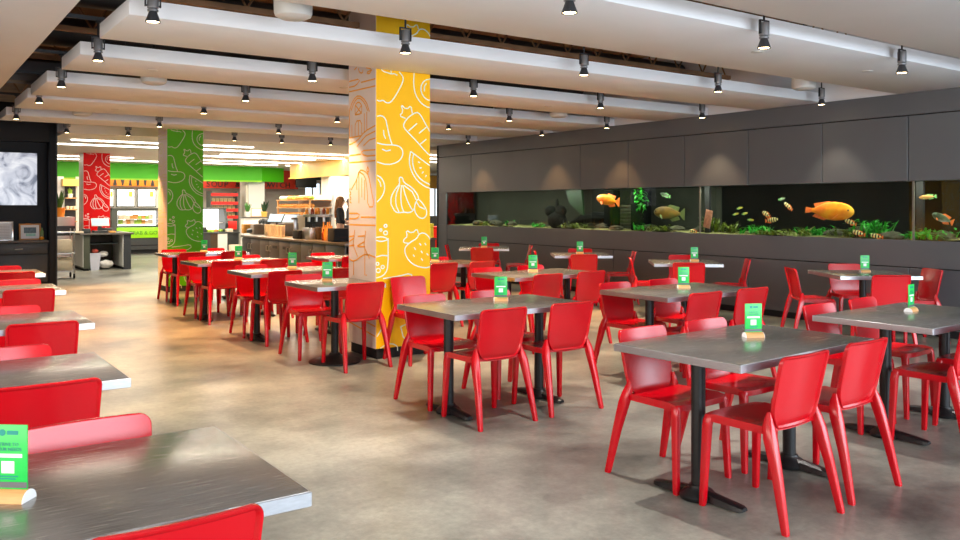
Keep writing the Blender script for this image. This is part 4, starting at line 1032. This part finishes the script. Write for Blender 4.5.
# ------------------------------------------------------------------ soup area
p = on_y(225, 225, 26.9)
rk = empty('snack_rack', 'tall snack rack with red price rails', 'rack', (p[0], 26.9, 0))
a_ = on_y(211, 200, 26.9)[0]-p[0]; b2 = on_y(238, 200, 26.9)[0]-p[0]
for sx in (a_, b2): B(sx-.03, sx+.03, 0, .4, 0, on_y(225, 191, 26.9)[2]).build('upright', M_casegrey, rk)
for py in (194, 202.5, 209.5, 216.5):
    z = on_y(225, py, 26.9)[2]; f = B(a_, b2, 0, .4, z-.04, z).build('shelf', M_steel, rk); B(a_, b2, -.02, 0, z-.07, z+.03).build('price_rail', M_redrail, f)
for r_, py in enumerate((202.5, 209.5, 216.5)):
    z = on_y(225, py, 26.9)[2]
    for k in range(6):
        tag(B(-.055, .055, -.04, .04, 0, .14, .008).build('snack_pack', M_snack, None, (p[0]+a_+.12+k*(b2-a_-.24)/5, 27.06, z)), 'tan snack packet on the red-railed rack', 'snack', 'snack packets on the red-railed rack')
p2 = on_y(232.5, 225, 26.5); z0 = on_y(232, 229.5, 26.5)[2]; z1 = on_y(232, 221, 26.5)[2]
tag(B(-.14, .14, -.02, .14, 0, z1-z0, .01).build('red_box', M_redrail, None, (p2[0], 26.5, z0)), 'bright red box on the counter below the snack rack', 'box')
p = on_y(214, 232, 25.6); w = 1.0
dc = empty('soup_case', 'lit curved glass food case beyond the green column', 'display case', (p[0], 25.6, 0))
zA = on_y(214, 233, 25.6)[2]; zB_ = on_y(214, 207.5, 25.6)[2]
B(-.6, .4, 0, .8, 0, zA-.06).build('base', M_darkgoods, dc); B(-.62, .44, -.03, .8, zA-.06, zA, .01).build('deck', M_casegrey, dc)
B(-.6, .36, .7, .74, zA, zB_-.05).build('lit_back', M_caseglow, dc); B(-.62, .4, .0, .8, zB_-.05, zB_, .012).build('canopy', M_casegrey, dc)
m_ = MB(); m_.sections([[(.36, .05, zA), (.44, .05, zA), (.44, .75, zA), (.36, .75, zA)], [(.36, -.0, zA+.3), (.44, -.0, zA+.3), (.44, .75, zA+.3), (.36, .75, zA+.3)], [(.36, .2, zB_-.04), (.44, .2, zB_-.04), (.44, .75, zB_-.04), (.36, .75, zB_-.04)]]); m_.build('side_panel', M_darkgoods, dc)
B(-.58, .34, .2, .7, zA+.3, zA+.32).build('shelf', M_whitegoods, dc)
for k in range(6): tag(MB().blob((0, 0, .06), .07, (1.2, 1, .8), 2, .08).build('food_tub', M_produce if k % 2 else M_bread, None, (p[0]-.45+k*.15, 25.9, zA)), 'small food tub in the lit curved case', 'food', 'food in the curved case')
p = on_y(222, 240, 24.9); z = on_y(222, 232.3, 24.9)[2]
cc = empty('condiment_counter', 'white-fronted condiment counter beside the green column', 'counter', (p[0], 24.9, 0))
B(-.35, -.13, 0, .6, 0, z-.04).build('dark_bay', M_darkwood, cc); B(-.13, .16, -.01, .6, 0, z-.04).build('white_panel', M_whitegoods, cc); B(.16, .5, 0.02, .6, 0, z-.04).build('dark_bay', M_darkgoods, cc); B(-.9, -.35, 0, .6, 0, z-.04).build('dark_bay', M_darkgoods, cc); B(-.92, .54, -.03, .6, z-.04, z, .004).build('countertop', M_darkgoods, cc)
for k, (dx, mm, lab, h) in enumerate([(-.5, M_darkgoods, 'black napkin holder on the condiment counter', .16), (-.28, M_produce, 'lime green carton on the condiment counter', .08), (.3, M_paper, 'cream container on the condiment counter', .1)]):
    tag(B(-.1, .1, -.07, .07, 0, h, .012).build('counter_item', mm, None, (p[0]+dx, 25.15, z)), lab, 'counter item')
p = on_y(235, 246, 24.5); tag(B(-.16, .16, -.1, .1, 0, .3, .01).build('paper_carton', M_paper, None, (p[0], 24.5, 0)), 'pale carton on the floor beside the condiment counter', 'box')
# white pillar with sign ledge and plants
pa_ = on_y(246, 200, 26.9); pb2 = on_y(264.5, 200, 26.9)
struct(B(pa_[0], pb2[0], 26.9, 27.5, 0, 2.4, .004).build('column_white', M_cream), 'white pillar behind the service counter')
struct(B(on_y(248.5, 200, 26.85)[0], pb2[0]-.02, 26.84, 26.9, .3, 2.38).build('trim_8', M_whitegoods))
LY = 24.0
l0 = on_y(244, 217, LY); l1 = on_y(267, 217, LY)
lg = empty('ledge_cabinet', 'narrow white cabinet carrying plants and a framed notice', 'cabinet', (l0[0], LY, 0))
B(0, l1[0]-l0[0], 0, .3, 0, l0[2]-.03).build('body', M_whitegoods, lg); B(-.03, l1[0]-l0[0]+.03, -.03, .33, l0[2]-.03, l0[2], .004).build('ledge', M_countertop, lg)
a_ = on_y(247.5, 217, LY+.15); potted((a_[0], LY+.15, l0[2]), M_whitegoods, M_leaf, .34, 12, 'bright green grassy plant in a white pot on the ledge', .1)
a_ = on_y(266, 217, LY+.15); potted((a_[0]-.06, LY+.15, l0[2]), M_gold, mat('dark_leaf2', s2l(34, 66, 40), .5, 0, .3, 14), .42, 12, 'dark green plant in a yellow pot on the ledge', .1)
a_ = on_y(256.5, 217, LY+.15)
nf = empty('notice_frame', 'white notice in a thin wooden stand between the two ledge plants', 'sign', (a_[0], LY+.15, l0[2])); B(-.17, .17, 0, .02, 0, .26, .003).build('frame', M_wood, nf); B(-.155, .155, -.004, .0, .015, .245).build('sheet', M_whitegoods, nf)
# ------------------------------------------------------------------ service counter
CX = 5.85; SC0, SC1 = 11.95, 16.72; CH = .86
sc = empty('service_counter', 'long dark grey service counter with paired doors', 'counter', (CX, SC0, 0))
LEN = SC1-SC0
B(.02, .75, 0, LEN, .08, CH-.04).build('body', M_counter, sc); B(.06, .72, .02, LEN-.02, 0, .08).build('plinth', M_dark, sc); B(-.02, .79, -.02, LEN+.02, CH-.04, CH, .004).build('countertop', M_countertop, sc)
nd = 8; dl = (LEN-.75)/nd
for k in range(nd):
    y0 = .75+k*dl
    d = B(.0, .02, y0+.006, y0+dl-.006, .1, CH-.06, .002).build('door', M_counter, sc)
    yh = y0+(dl-.07 if k % 2 == 0 else .07)
    MB().tube([(-.0, yh, .70), (-.03, yh, .70), (-.03, yh, .60), (-.0, yh, .60)], .008).build('handle', M_steel, d)
    if k in (3, 4): B(-.004, .0, y0+.1, y0+dl-.18, .66, .71).build('vent_slot', M_dark, d)
B(-.005, .76, 0, .72, .05, CH-.05, .003).build('end_unit', M_darkgoods, sc)
MB().tube([(-.005, .2, .6), (-.035, .2, .6), (-.035, .2, .35), (-.005, .2, .35)], .008).build('handle', M_steel, sc)
def ctop(px, dx=.35): return on_x(px, 235, CX+dx)
for k in range(6):
    p = ctop(266.5+k*3.2, .3); m_ = MB(); r_ = .05
    for q in range(5): m_.lathe([(0, q*.03), (r_*.8, q*.03), (r_, .1+q*.03), (r_*1.04, .105+q*.03), (0, .106+q*.03)], 16)
    tag(m_.build('cup_stack', M_paper, None, (p[0], p[1], CH)), 'stack of cream paper cups, %s from the pillar end of the counter' % ORD[k], 'cups', 'paper cup stacks')
def item(px, dx, w, d, h, mm, name, label, cat, bev=.01):
    p = ctop(px, dx); o = B(-w/2, w/2, -d/2, d/2, 0, h, bev).build(name, mm, None, (p[0], p[1], CH)); return tag(o, label, cat)
item(259, .42, .3, .22, .22, mat('pinkish_box', s2l(176, 156, 140), .5, 0, .1, 8), 'napkin_box', 'greyish pink box next to the cup stacks', 'box')
item(247, .5, .2, .16, .2, M_bread, 'tan_caddy', 'tan caddy at the far end of the counter', 'caddy')
m_ = MB(); m_.blob((0, 0, .07), .1, (1, 1.3, .6), 2, .2); p = ctop(251.5, .3); tag(m_.build('black_gadget', M_darkgoods, None, (p[0], p[1], CH)), 'black lumpy gadget at the far end of the counter', 'gadget')
item(288, .55, .3, .34, .26, M_darkgoods, 'till_box', 'dark grey till box behind the tap', 'box')
item(302, .25, .26, .26, .15, M_dark, 'black_tray', 'black open tray beside the tap', 'tray')
item(320.5, .4, .22, .3, .22, M_darkwood, 'brown_box', 'dark brown box beside the steel dispenser', 'box')
item(339, .25, .3, .26, .22, M_dark, 'black_cube', 'black cube appliance near the yellow column', 'appliance')
p = ctop(295.5, .3); tp = empty('tap', 'tall square steel tap on the service counter', 'tap', (p[0], p[1], CH))
B(-.03, .03, -.03, .03, 0, .38, .004).build('column', M_steel, tp); B(-.03, .03, -.03, .14, .34, .38, .004).build('spout', M_steel, tp); B(-.06, .06, -.06, .06, 0, .02, .004).build('base', M_steel, tp)
p = ctop(312, .3); sd_ = empty('steel_dispenser', 'brushed steel dispenser box with levers', 'dispenser', (p[0], p[1], CH)); B(-.12, .12, -.17, .17, 0, .2, .006).build('body', M_steel, sd_)
for k in range(3): MB().cyl((-.0, -.1+k*.1, .2), (-.0, -.1+k*.1, .27), .012, n=10).build('lever', M_fixdark, sd_)
for k in range(9):
    p = ctop(323.5+(k % 5)*2.1, .22+.14*(k//5)); m_ = MB(); h = .2+.06*(k % 3); m_.lathe([(0, 0), (.03, 0), (.032, .01), (.032, h*.6), (.012, h*.78), (.012, h), (0, h+.003)], 14)
    tag(m_.build('syrup_bottle', [M_bottleamber, M_bottleorange, M_bread][k % 3], None, (p[0], p[1], CH)), 'syrup bottle in the cluster at the near end of the counter, %s row position %s' % (['front', 'rear'][k//5], ORD[k % 5]), 'bottle', 'syrup bottles')
for k, px in enumerate((276, 291)):
    p = on_x(px, 222, CX+1.5); m_ = empty('register_monitor', ['pale register screen on the back counter, the one by the ledge plants', 'pale register screen on the back counter, the one behind the tap'][k], 'monitor', (p[0], p[1], .9), R(-62), 'register screens of the back counter')
    B(-.14, .14, -.1, .1, 0, .03, .006).build('base', M_darkgoods, m_); B(-.03, .03, .02, .05, .03, .22).build('stand', M_darkgoods, m_)
    s_ = B(-.22, .22, -.012, .012, -.12, .12, .006).build('bezel', M_darkgoods, m_); s_.location = (0, 0, .27); s_.rotation_euler = (R(-32), 0, 0); B(-.2, .2, -.015, -.011, -.1, .1).build('screen', M_screen, s_)
# parallel back counter behind it, with bakery shelves and machines
BX = CX+1.15
bc = empty('back_counter', 'second counter running behind the service counter', 'counter', (BX, 12.2, 0)); B(0, .7, 0, 6.2, .0, .87).build('body', M_counter, bc); B(-.02, .72, -.02, 6.22, .87, .9, .004).build('countertop', M_countertop, bc)
def bk(px, X): p = on_x(px, 220, X); return p
p = bk(263, BX+.3); m_ = MB()
for k in range(7): m_.blob((random.uniform(-.1, .1), random.uniform(-.2, .2), .06+random.random()*.14), .07, (1, 1, 1), 2, .2)
tag(m_.build('utensil_heap', M_darkgoods, None, (p[0], p[1], .9)), 'dark tangle of utensils at the far end of the back counter', 'utensils')
# bakery stand
BXX = 8.2
p0 = on_x(302, 220, BXX); p1 = on_x(270, 220, BXX); ln = p1[1]-p0[1]
bs = empty('bakery_stand', 'three-tier bakery stand stacked with bread', 'bakery display', (BXX, p0[1], 0)); B(0, .9, 0, ln, 0, .9).build('base', M_whitegoods, bs)
tz = [1.2, 1.42, 1.62]
for z in tz: B(.05+.12*(z > 1), .85, 0, ln, z-.02, z, .004).build('tier', M_wood, bs)
B(.8, .88, 0, ln, .9, 1.75).build('back', M_whitegoods, bs)
for y in (0.02, ln-.02): B(.2, .24, y-.02, y+.02, .9, 1.62).build('post', M_wood, bs)
for t, z in enumerate(tz):
    n = 12
    for k in range(n):
        mm = M_bread if (t < 2 or k % 3) else M_produce
        if t == 2 and k > 8: mm = M_paper
        m_ = MB(); m_.blob((0, 0, .05), .075, (1, 1.2, .75), 2, .05)
        tag(m_.build('bread_roll', mm, None, (BXX+.3, p0[1]+.1+k*(ln-.2)/(n-1), z)), ('bread roll on the %s tier of the bakery stand' if mm is M_bread else 'pale wrapped bun on the %s tier of the bakery stand' if mm is M_paper else 'lettuce-topped roll on the %s tier of the bakery stand') % ['lowest', 'middle', 'top'][t], 'bread', 'baked goods on the bakery stand')
# menu easel, coffee machine, black overhead board
p = on_x(304, 222, BX+.35); nf = empty('notice_frame', 'white notice with dark frame on the back counter', 'sign', (p[0], p[1], .9), CF); B(-.16, .16, 0, .02, 0, .36, .003).build('frame', M_whitegoods, nf); B(-.14, .14, -.004, 0, .02, .34).build('sheet', M_paper, nf)
p = on_x(316, 222, BX+.4); cm = empty('coffee_machine', 'dark coffee machine with steel front on the back counter', 'coffee machine', (p[0], p[1], .9), CF)
B(-.26, .26, 0, .4, .0, .1, .008).build('base', M_steel, cm); B(-.26, .26, .1, .4, .1, .32, .01).build('body', M_darkgoods, cm); B(-.28, .28, -.02, .42, .32, .38, .01).build('top', M_steel, cm)
for k in range(3): MB().cyl((-.16+k*.16, .04, .22), (-.16+k*.16, .04, .32), .035, n=14).build('group_head', M_steel, cm)
for k in range(8):
    q = cs(-.22+k*.062, .1+.1*(k % 2)); mm = [M_bottleorange, M_whitegoods, M_bottleamber, M_orange][k % 4]; m_ = MB(); m_.lathe([(0, 0), (.035, 0), (.038, .09), (.02, .13), (0, .135)], 14)
    tag(m_.build('jar', mm, None, (p[0]+q[0], p[1]+q[1], 1.28)), 'small jar on top of the coffee machine, %s' % ['orange, at its far end', 'white, second along', 'amber, third along', 'orange-yellow, fourth along', 'orange, fifth along', 'white, sixth along', 'amber, seventh along', 'orange-yellow, at its near end'][k], 'jar', 'jars on the coffee machine')
a_ = on_y(296, 183, 27.6); b3 = on_y(327, 183, 27.6)
ob_ = empty('overhead_menu', 'black overhead menu board below the gold fascia', 'menu', (a_[0], 27.6, on_y(300, 187.5, 27.6)[2])); h = on_y(300, 178, 27.6)[2]-on_y(300, 187.5, 27.6)[2]
B(0, (b3[0]-a_[0])*.66, 0, .06, 0, h, .004).build('board', M_blackboard, ob_); B(.0, b3[0]-a_[0], .02, .08, h-.06, h+.1).build('rail', M_dark, ob_)
for k in (.4, 1.0): B(k-.01, k+.01, .03, .05, h, ZB-on_y(300, 187.5, 27.6)[2]).build('hanger', M_dark, ob_)
# wall block below the gold fascia (white pilasters)
pa_ = on_y(328.5, 200, 21.8); pb2 = on_y(352, 200, 21.8)
struct(B(pa_[0], on_y(340, 200, 21.8)[0], 21.8, 22.3, 0, 2.32, .004).build('column_white', M_cream)); struct(B(on_y(340.5, 200, 21.9)[0], pb2[0]+.5, 21.9, 22.3, 0, 2.32, .004).build('wall_partition', M_whitegoods))
struct(B(on_y(264.5, 200, 29.2)[0], on_y(304, 200, 29.2)[0], 29.15, 29.25, 0, 2.1).build('wall_partition', M_taupe))
# things seen past the end of the tank wall
p = on_y(434.5, 248, 18.6)
rb = empty('red_bin', 'tall red bin just past the end of the tank wall', 'bin', (p[0], 18.6, 0)); B(-.2, .2, -.2, .2, 0, .86, .02).build('body', M_redrail, rb); B(-.21, .21, -.21, .21, .86, .92, .015).build('lid', M_redrail, rb)
p = on_y(431.2, 235, 18.2); tag(MB().lathe([(0, 0), (.06, 0), (.06, .9), (.07, .92), (.07, 1.0), (0, 1.01)], 16).build('yellow_post', mat('yellow_paint', s2l(236, 214, 60), .5), None, (p[0], 18.2, 0)), 'yellow post beside the red bin', 'post')
p = on_y(434, 226, 22.5); dk_ = empty('dark_counter', 'dark counter seen beyond the end of the tank wall', 'counter', (p[0], 22.5, 0)); B(-1, 1, 0, .6, 0, 1.1).build('body', M_darkgoods, dk_); B(-1.02, 1.02, -.03, .62, 1.1, 1.14, .004).build('countertop', M_casegrey, dk_)

# ------------------------------------------------------------------ people behind the counter
def skin_mesh(verts, edges, rad, name, m, parent, sub=2, root=0):
    me = bpy.data.meshes.new(name); me.from_pydata(verts, edges, []); o = bpy.data.objects.new(name, me); col.objects.link(o)
    sk = o.modifiers.new('s', 'SKIN'); sk.use_smooth_shade = True
    for i, r in enumerate(rad):
        d = me.skin_vertices[0].data[i]; d.radius = (r, r) if not isinstance(r, tuple) else r; d.use_root = (i == root)
    sb = o.modifiers.new('u', 'SUBSURF'); sb.levels = sub; sb.render_levels = sub
    bpy.context.view_layer.update()
    m2 = bpy.data.meshes.new_from_object(o.evaluated_get(bpy.context.evaluated_depsgraph_get()))
    bpy.data.objects.remove(o); m2.materials.clear(); m2.materials.append(m)
    m2.polygons.foreach_set('use_smooth', [True]*len(m2.polygons))
    r = bpy.data.objects.new(name, m2); col.objects.link(r); r.parent = parent
    return r
def person(loc, rz, label, hair_m, H=1.66, sc=1.):
    t = empty('person', label, 'person', loc, rz)
    # faces +y; pelvis first
    V = [(0, 0, .94), (0, 0, 1.12), (0, .0, 1.28), (0, -.01, 1.39), (0, .0, 1.455), (0, .02, 1.52), (0, .03, 1.60)]
    E = [(0, 1), (1, 2), (2, 3), (3, 4), (4, 5), (5, 6)]; Rd = [(.15, .11), (.125, .095), (.145, .105), (.10, .075), .048, (.072, .085), (.07, .08)]
    for s_ in (-1, 1):
        b = len(V); V += [(s_*.155, -.01, 1.37), (s_*.20, .0, 1.22), (s_*.215, .03, 1.10), (s_*.17, .17, 1.06), (s_*.12, .29, 1.06), (s_*.10, .34, 1.055)]
        E += [(3, b), (b, b+1), (b+1, b+2), (b+2, b+3), (b+3, b+4), (b+4, b+5)]; Rd += [.058, .045, .04, .035, .026, .03]
        h = b+5
        for f in range(4):
            k = len(V); x = s_*(.10+(f-1.5)*-.018); L = (.062, .074, .07, .055)[f]
            V += [(x, .375, 1.055), (x, .375+L*.55, 1.045), (x, .375+L*.8, 1.025)]; E += [(h, k), (k, k+1), (k+1, k+2)]; Rd += [.0095, .009, .008]
        k = len(V); V += [(s_*.065, .345, 1.05), (s_*.055, .375, 1.04)]; E += [(h, k), (k, k+1)]; Rd += [.011, .009]
        b = len(V); V += [(s_*.09, 0, .86), (s_*.10, .01, .50), (s_*.10, -.02, .10), (s_*.105, .04, .045), (s_*.11, .16, .03)]
        E += [(0, b), (b, b+1), (b+1, b+2), (b+2, b+3), (b+3, b+4)]; Rd += [.085, .056, .038, .04, .035]
    body = skin_mesh(V, E, Rd, 'body', M_skin, t)
    # face: nose, eyes, mouth, ears
    m_ = MB(); m_.sections([[(-.012, .105, 1.575), (.012, .105, 1.575), (.012, .095, 1.575), (-.012, .095, 1.575)], [(-.016, .128, 1.548), (.016, .128, 1.548), (.016, .095, 1.548), (-.016, .095, 1.548)], [(-.012, .11, 1.54), (.012, .11, 1.54), (.012, .09, 1.54), (-.012, .09, 1.54)]])
    for s_ in (-1, 1): m_.blob((s_*.078, .02, 1.56), .02, (.5, .8, 1.3), 2)
    m_.build('nose_and_ears', M_skin, t, sharp=80)
    m_ = MB()
    for s_ in (-1, 1): m_.blob((s_*.03, .098, 1.58), .011)
    m_.build('eyes', M_eye, t); m_ = MB(); m_.blob((0, .1, 1.512), .02, (1.1, .4, .35)); m_.build('mouth', mat('lips', s2l(170, 80, 76), .5), t)
    # hair: cap and long fall behind
    m_ = MB(); m_.blob((0, -.005, 1.605), .1, (.92, 1.02, .9), 3)
    m_.sections([[(x*.95, y-.02, z) for x, y, z in superq(0, -.03, 1.6, .09, .06)], [(x, y, z) for x, y, z in superq(0, -.075, 1.46, .1, .05)], [(x, y, z) for x, y, z in superq(0, -.1, 1.3, .11, .04)], [(x, y, z) for x, y, z in superq(0, -.105, 1.18, .07, .025)]])
    for s_ in (-1, 1): m_.sections([superq(s_*.075, .03, 1.62, .022, .045), superq(s_*.088, .02, 1.5, .024, .04), superq(s_*.095, .0, 1.36, .026, .035), superq(s_*.09, .02, 1.22, .012, .02)])
    m_.build('hair', hair_m, t, sharp=80)
    # long-sleeved top and trousers
    tv_, te, tr_ = [(0, 0, .92), (0, 0, 1.12), (0, 0, 1.28), (0, -.01, 1.385), (0, -.005, 1.42)], [(0, 1), (1, 2), (2, 3), (3, 4)], [(.165, .125), (.138, .108), (.158, .118), (.112, .087), .06]
    for s_ in (-1, 1):
        b = len(tv_); tv_ += [(s_*.157, -.01, 1.37), (s_*.20, .0, 1.22), (s_*.215, .03, 1.10), (s_*.185, .12, 1.07)]; te += [(3, b), (b, b+1), (b+1, b+2), (b+2, b+3)]; tr_ += [.068, .056, .05, .045]
    skin_mesh(tv_, te, tr_, 'top', M_cloth, t)
    tv_, te, tr_ = [(0, 0, .95)], [], [(.16, .122)]
    for s_ in (-1, 1):
        b = len(tv_); tv_ += [(s_*.09, 0, .84), (s_*.10, .01, .50), (s_*.10, -.015, .12)]; te += [(0, b), (b, b+1), (b+1, b+2)]; tr_ += [.097, .068, .055]
    skin_mesh(tv_, te, tr_, 'trousers', M_trouser, t)
    return t
p = on_x(340.3, 215, 8.55)
person((p[0], p[1], 0), R(-118), 'person with long light brown hair in a black top, looking down at the counter', M_hairbrown)
p = on_x(349.8, 215, 10.6)
person((p[0], p[1], 0), R(60), 'person mostly hidden behind the yellow column, dark hair', M_hairdark)
p = on_x(344, 225, 9.2)
wt = empty('work_table', 'steel work table in front of the standing person', 'table', (8.85, p[1]-.75, 0)); B(.12, .6, -1.2, .5, .86, .9, .004).build('tabletop', M_steel, wt)
for x in (.15, .57):
    for y in (-1.15, .45): MB().cyl((x, y, 0), (x, y, .86), .02, n=10).build('leg', M_steel, wt)

# ------------------------------------------------------------------ lights
def area(name, loc, rot, sx, sy, e, c, spread=None):
    l = bpy.data.lights.new(name, 'AREA'); l.shape = 'RECTANGLE'; l.size = sx; l.size_y = sy; l.energy = e; l.color = c
    if spread: l.spread = R(spread)
    o = bpy.data.objects.new(name, l); col.objects.link(o); o.location = loc; o.rotation_euler = rot; return o
# daylight through the glazed front behind the camera
area('window_daylight', (4.7, -3.58, 1.95), (PI/2, 0, 0), 9.3, 3.35, 640, (.78, .89, 1.))
area('side_window_daylight', (WX-.01, -1.92, 1.95), (PI/2, 0, PI/2), 3.1, 3.35, 230, (.78, .89, 1.))
area('left_fill', (-2.36, 1.9, 1.35), (PI/2, 0, -PI/2), 8, 1.5, 190, (1, .90, .80))  # added fill at the solid left wall, no window there; lifts ceiling and left side
WARM = (1, .58, .27)
SPOTS.append((1.4, 3.7, 2.6))  # unseen extra spot without a fixture, added for downlight near the front
for k, (x, y, z) in enumerate(SPOTS):
    l = bpy.data.lights.new('track_spot', 'SPOT'); l.energy = (520 if y > 6 else 330 if y > 5 else 230)*(.12 if x > 8.5 else 1)*(.4 if (abs(x-3.33) < .1 and 7 < y < 8) else 1); l.color = (1, .94, .88) if y < 5 else ((1, .80, .58) if y < 6 else ((1, .68, .40) if y < 8 else (1, .50, .19))); l.spot_size = R(78); l.spot_blend = .6; l.shadow_soft_size = .018
    o = bpy.data.objects.new('track_spot', l); col.objects.link(o); o.location = (x, y, z-.02)
# plenum glow, serving area strips
for a, b_, y in STR:
    area('strip_lamp', ((a+b_)/2, y, ZB-.03), (0, 0, 0), (b_-a), .1, 21*(b_-a), (1, .9, .74))
for i in range(3):
    area('menu_wash', (6.0+i*1.2, 27.4, 2.6), (R(30), 0, 0), .8, .2, 14, (1, .95, .85))
w = bpy.data.worlds.new('world'); scene.world = w; w.use_nodes = True
bg = w.node_tree.nodes['Background']; bg.inputs['Color'].default_value = (.80, .90, 1, 1); bg.inputs['Strength'].default_value = 2.0
scene.view_settings.view_transform = 'Standard'; scene.view_settings.look = 'None'; scene.view_settings.exposure = .16; scene.view_settings.gamma = 1
scene.view_settings.use_curve_mapping = False
scene.cycles.use_denoising = True
scene.cycles.max_bounces = 7; scene.cycles.diffuse_bounces = 4; scene.cycles.glossy_bounces = 4; scene.cycles.transparent_max_bounces = 8
scene.cycles.sample_clamp_indirect = 6; scene.cycles.caustics_reflective = False; scene.cycles.caustics_refractive = False
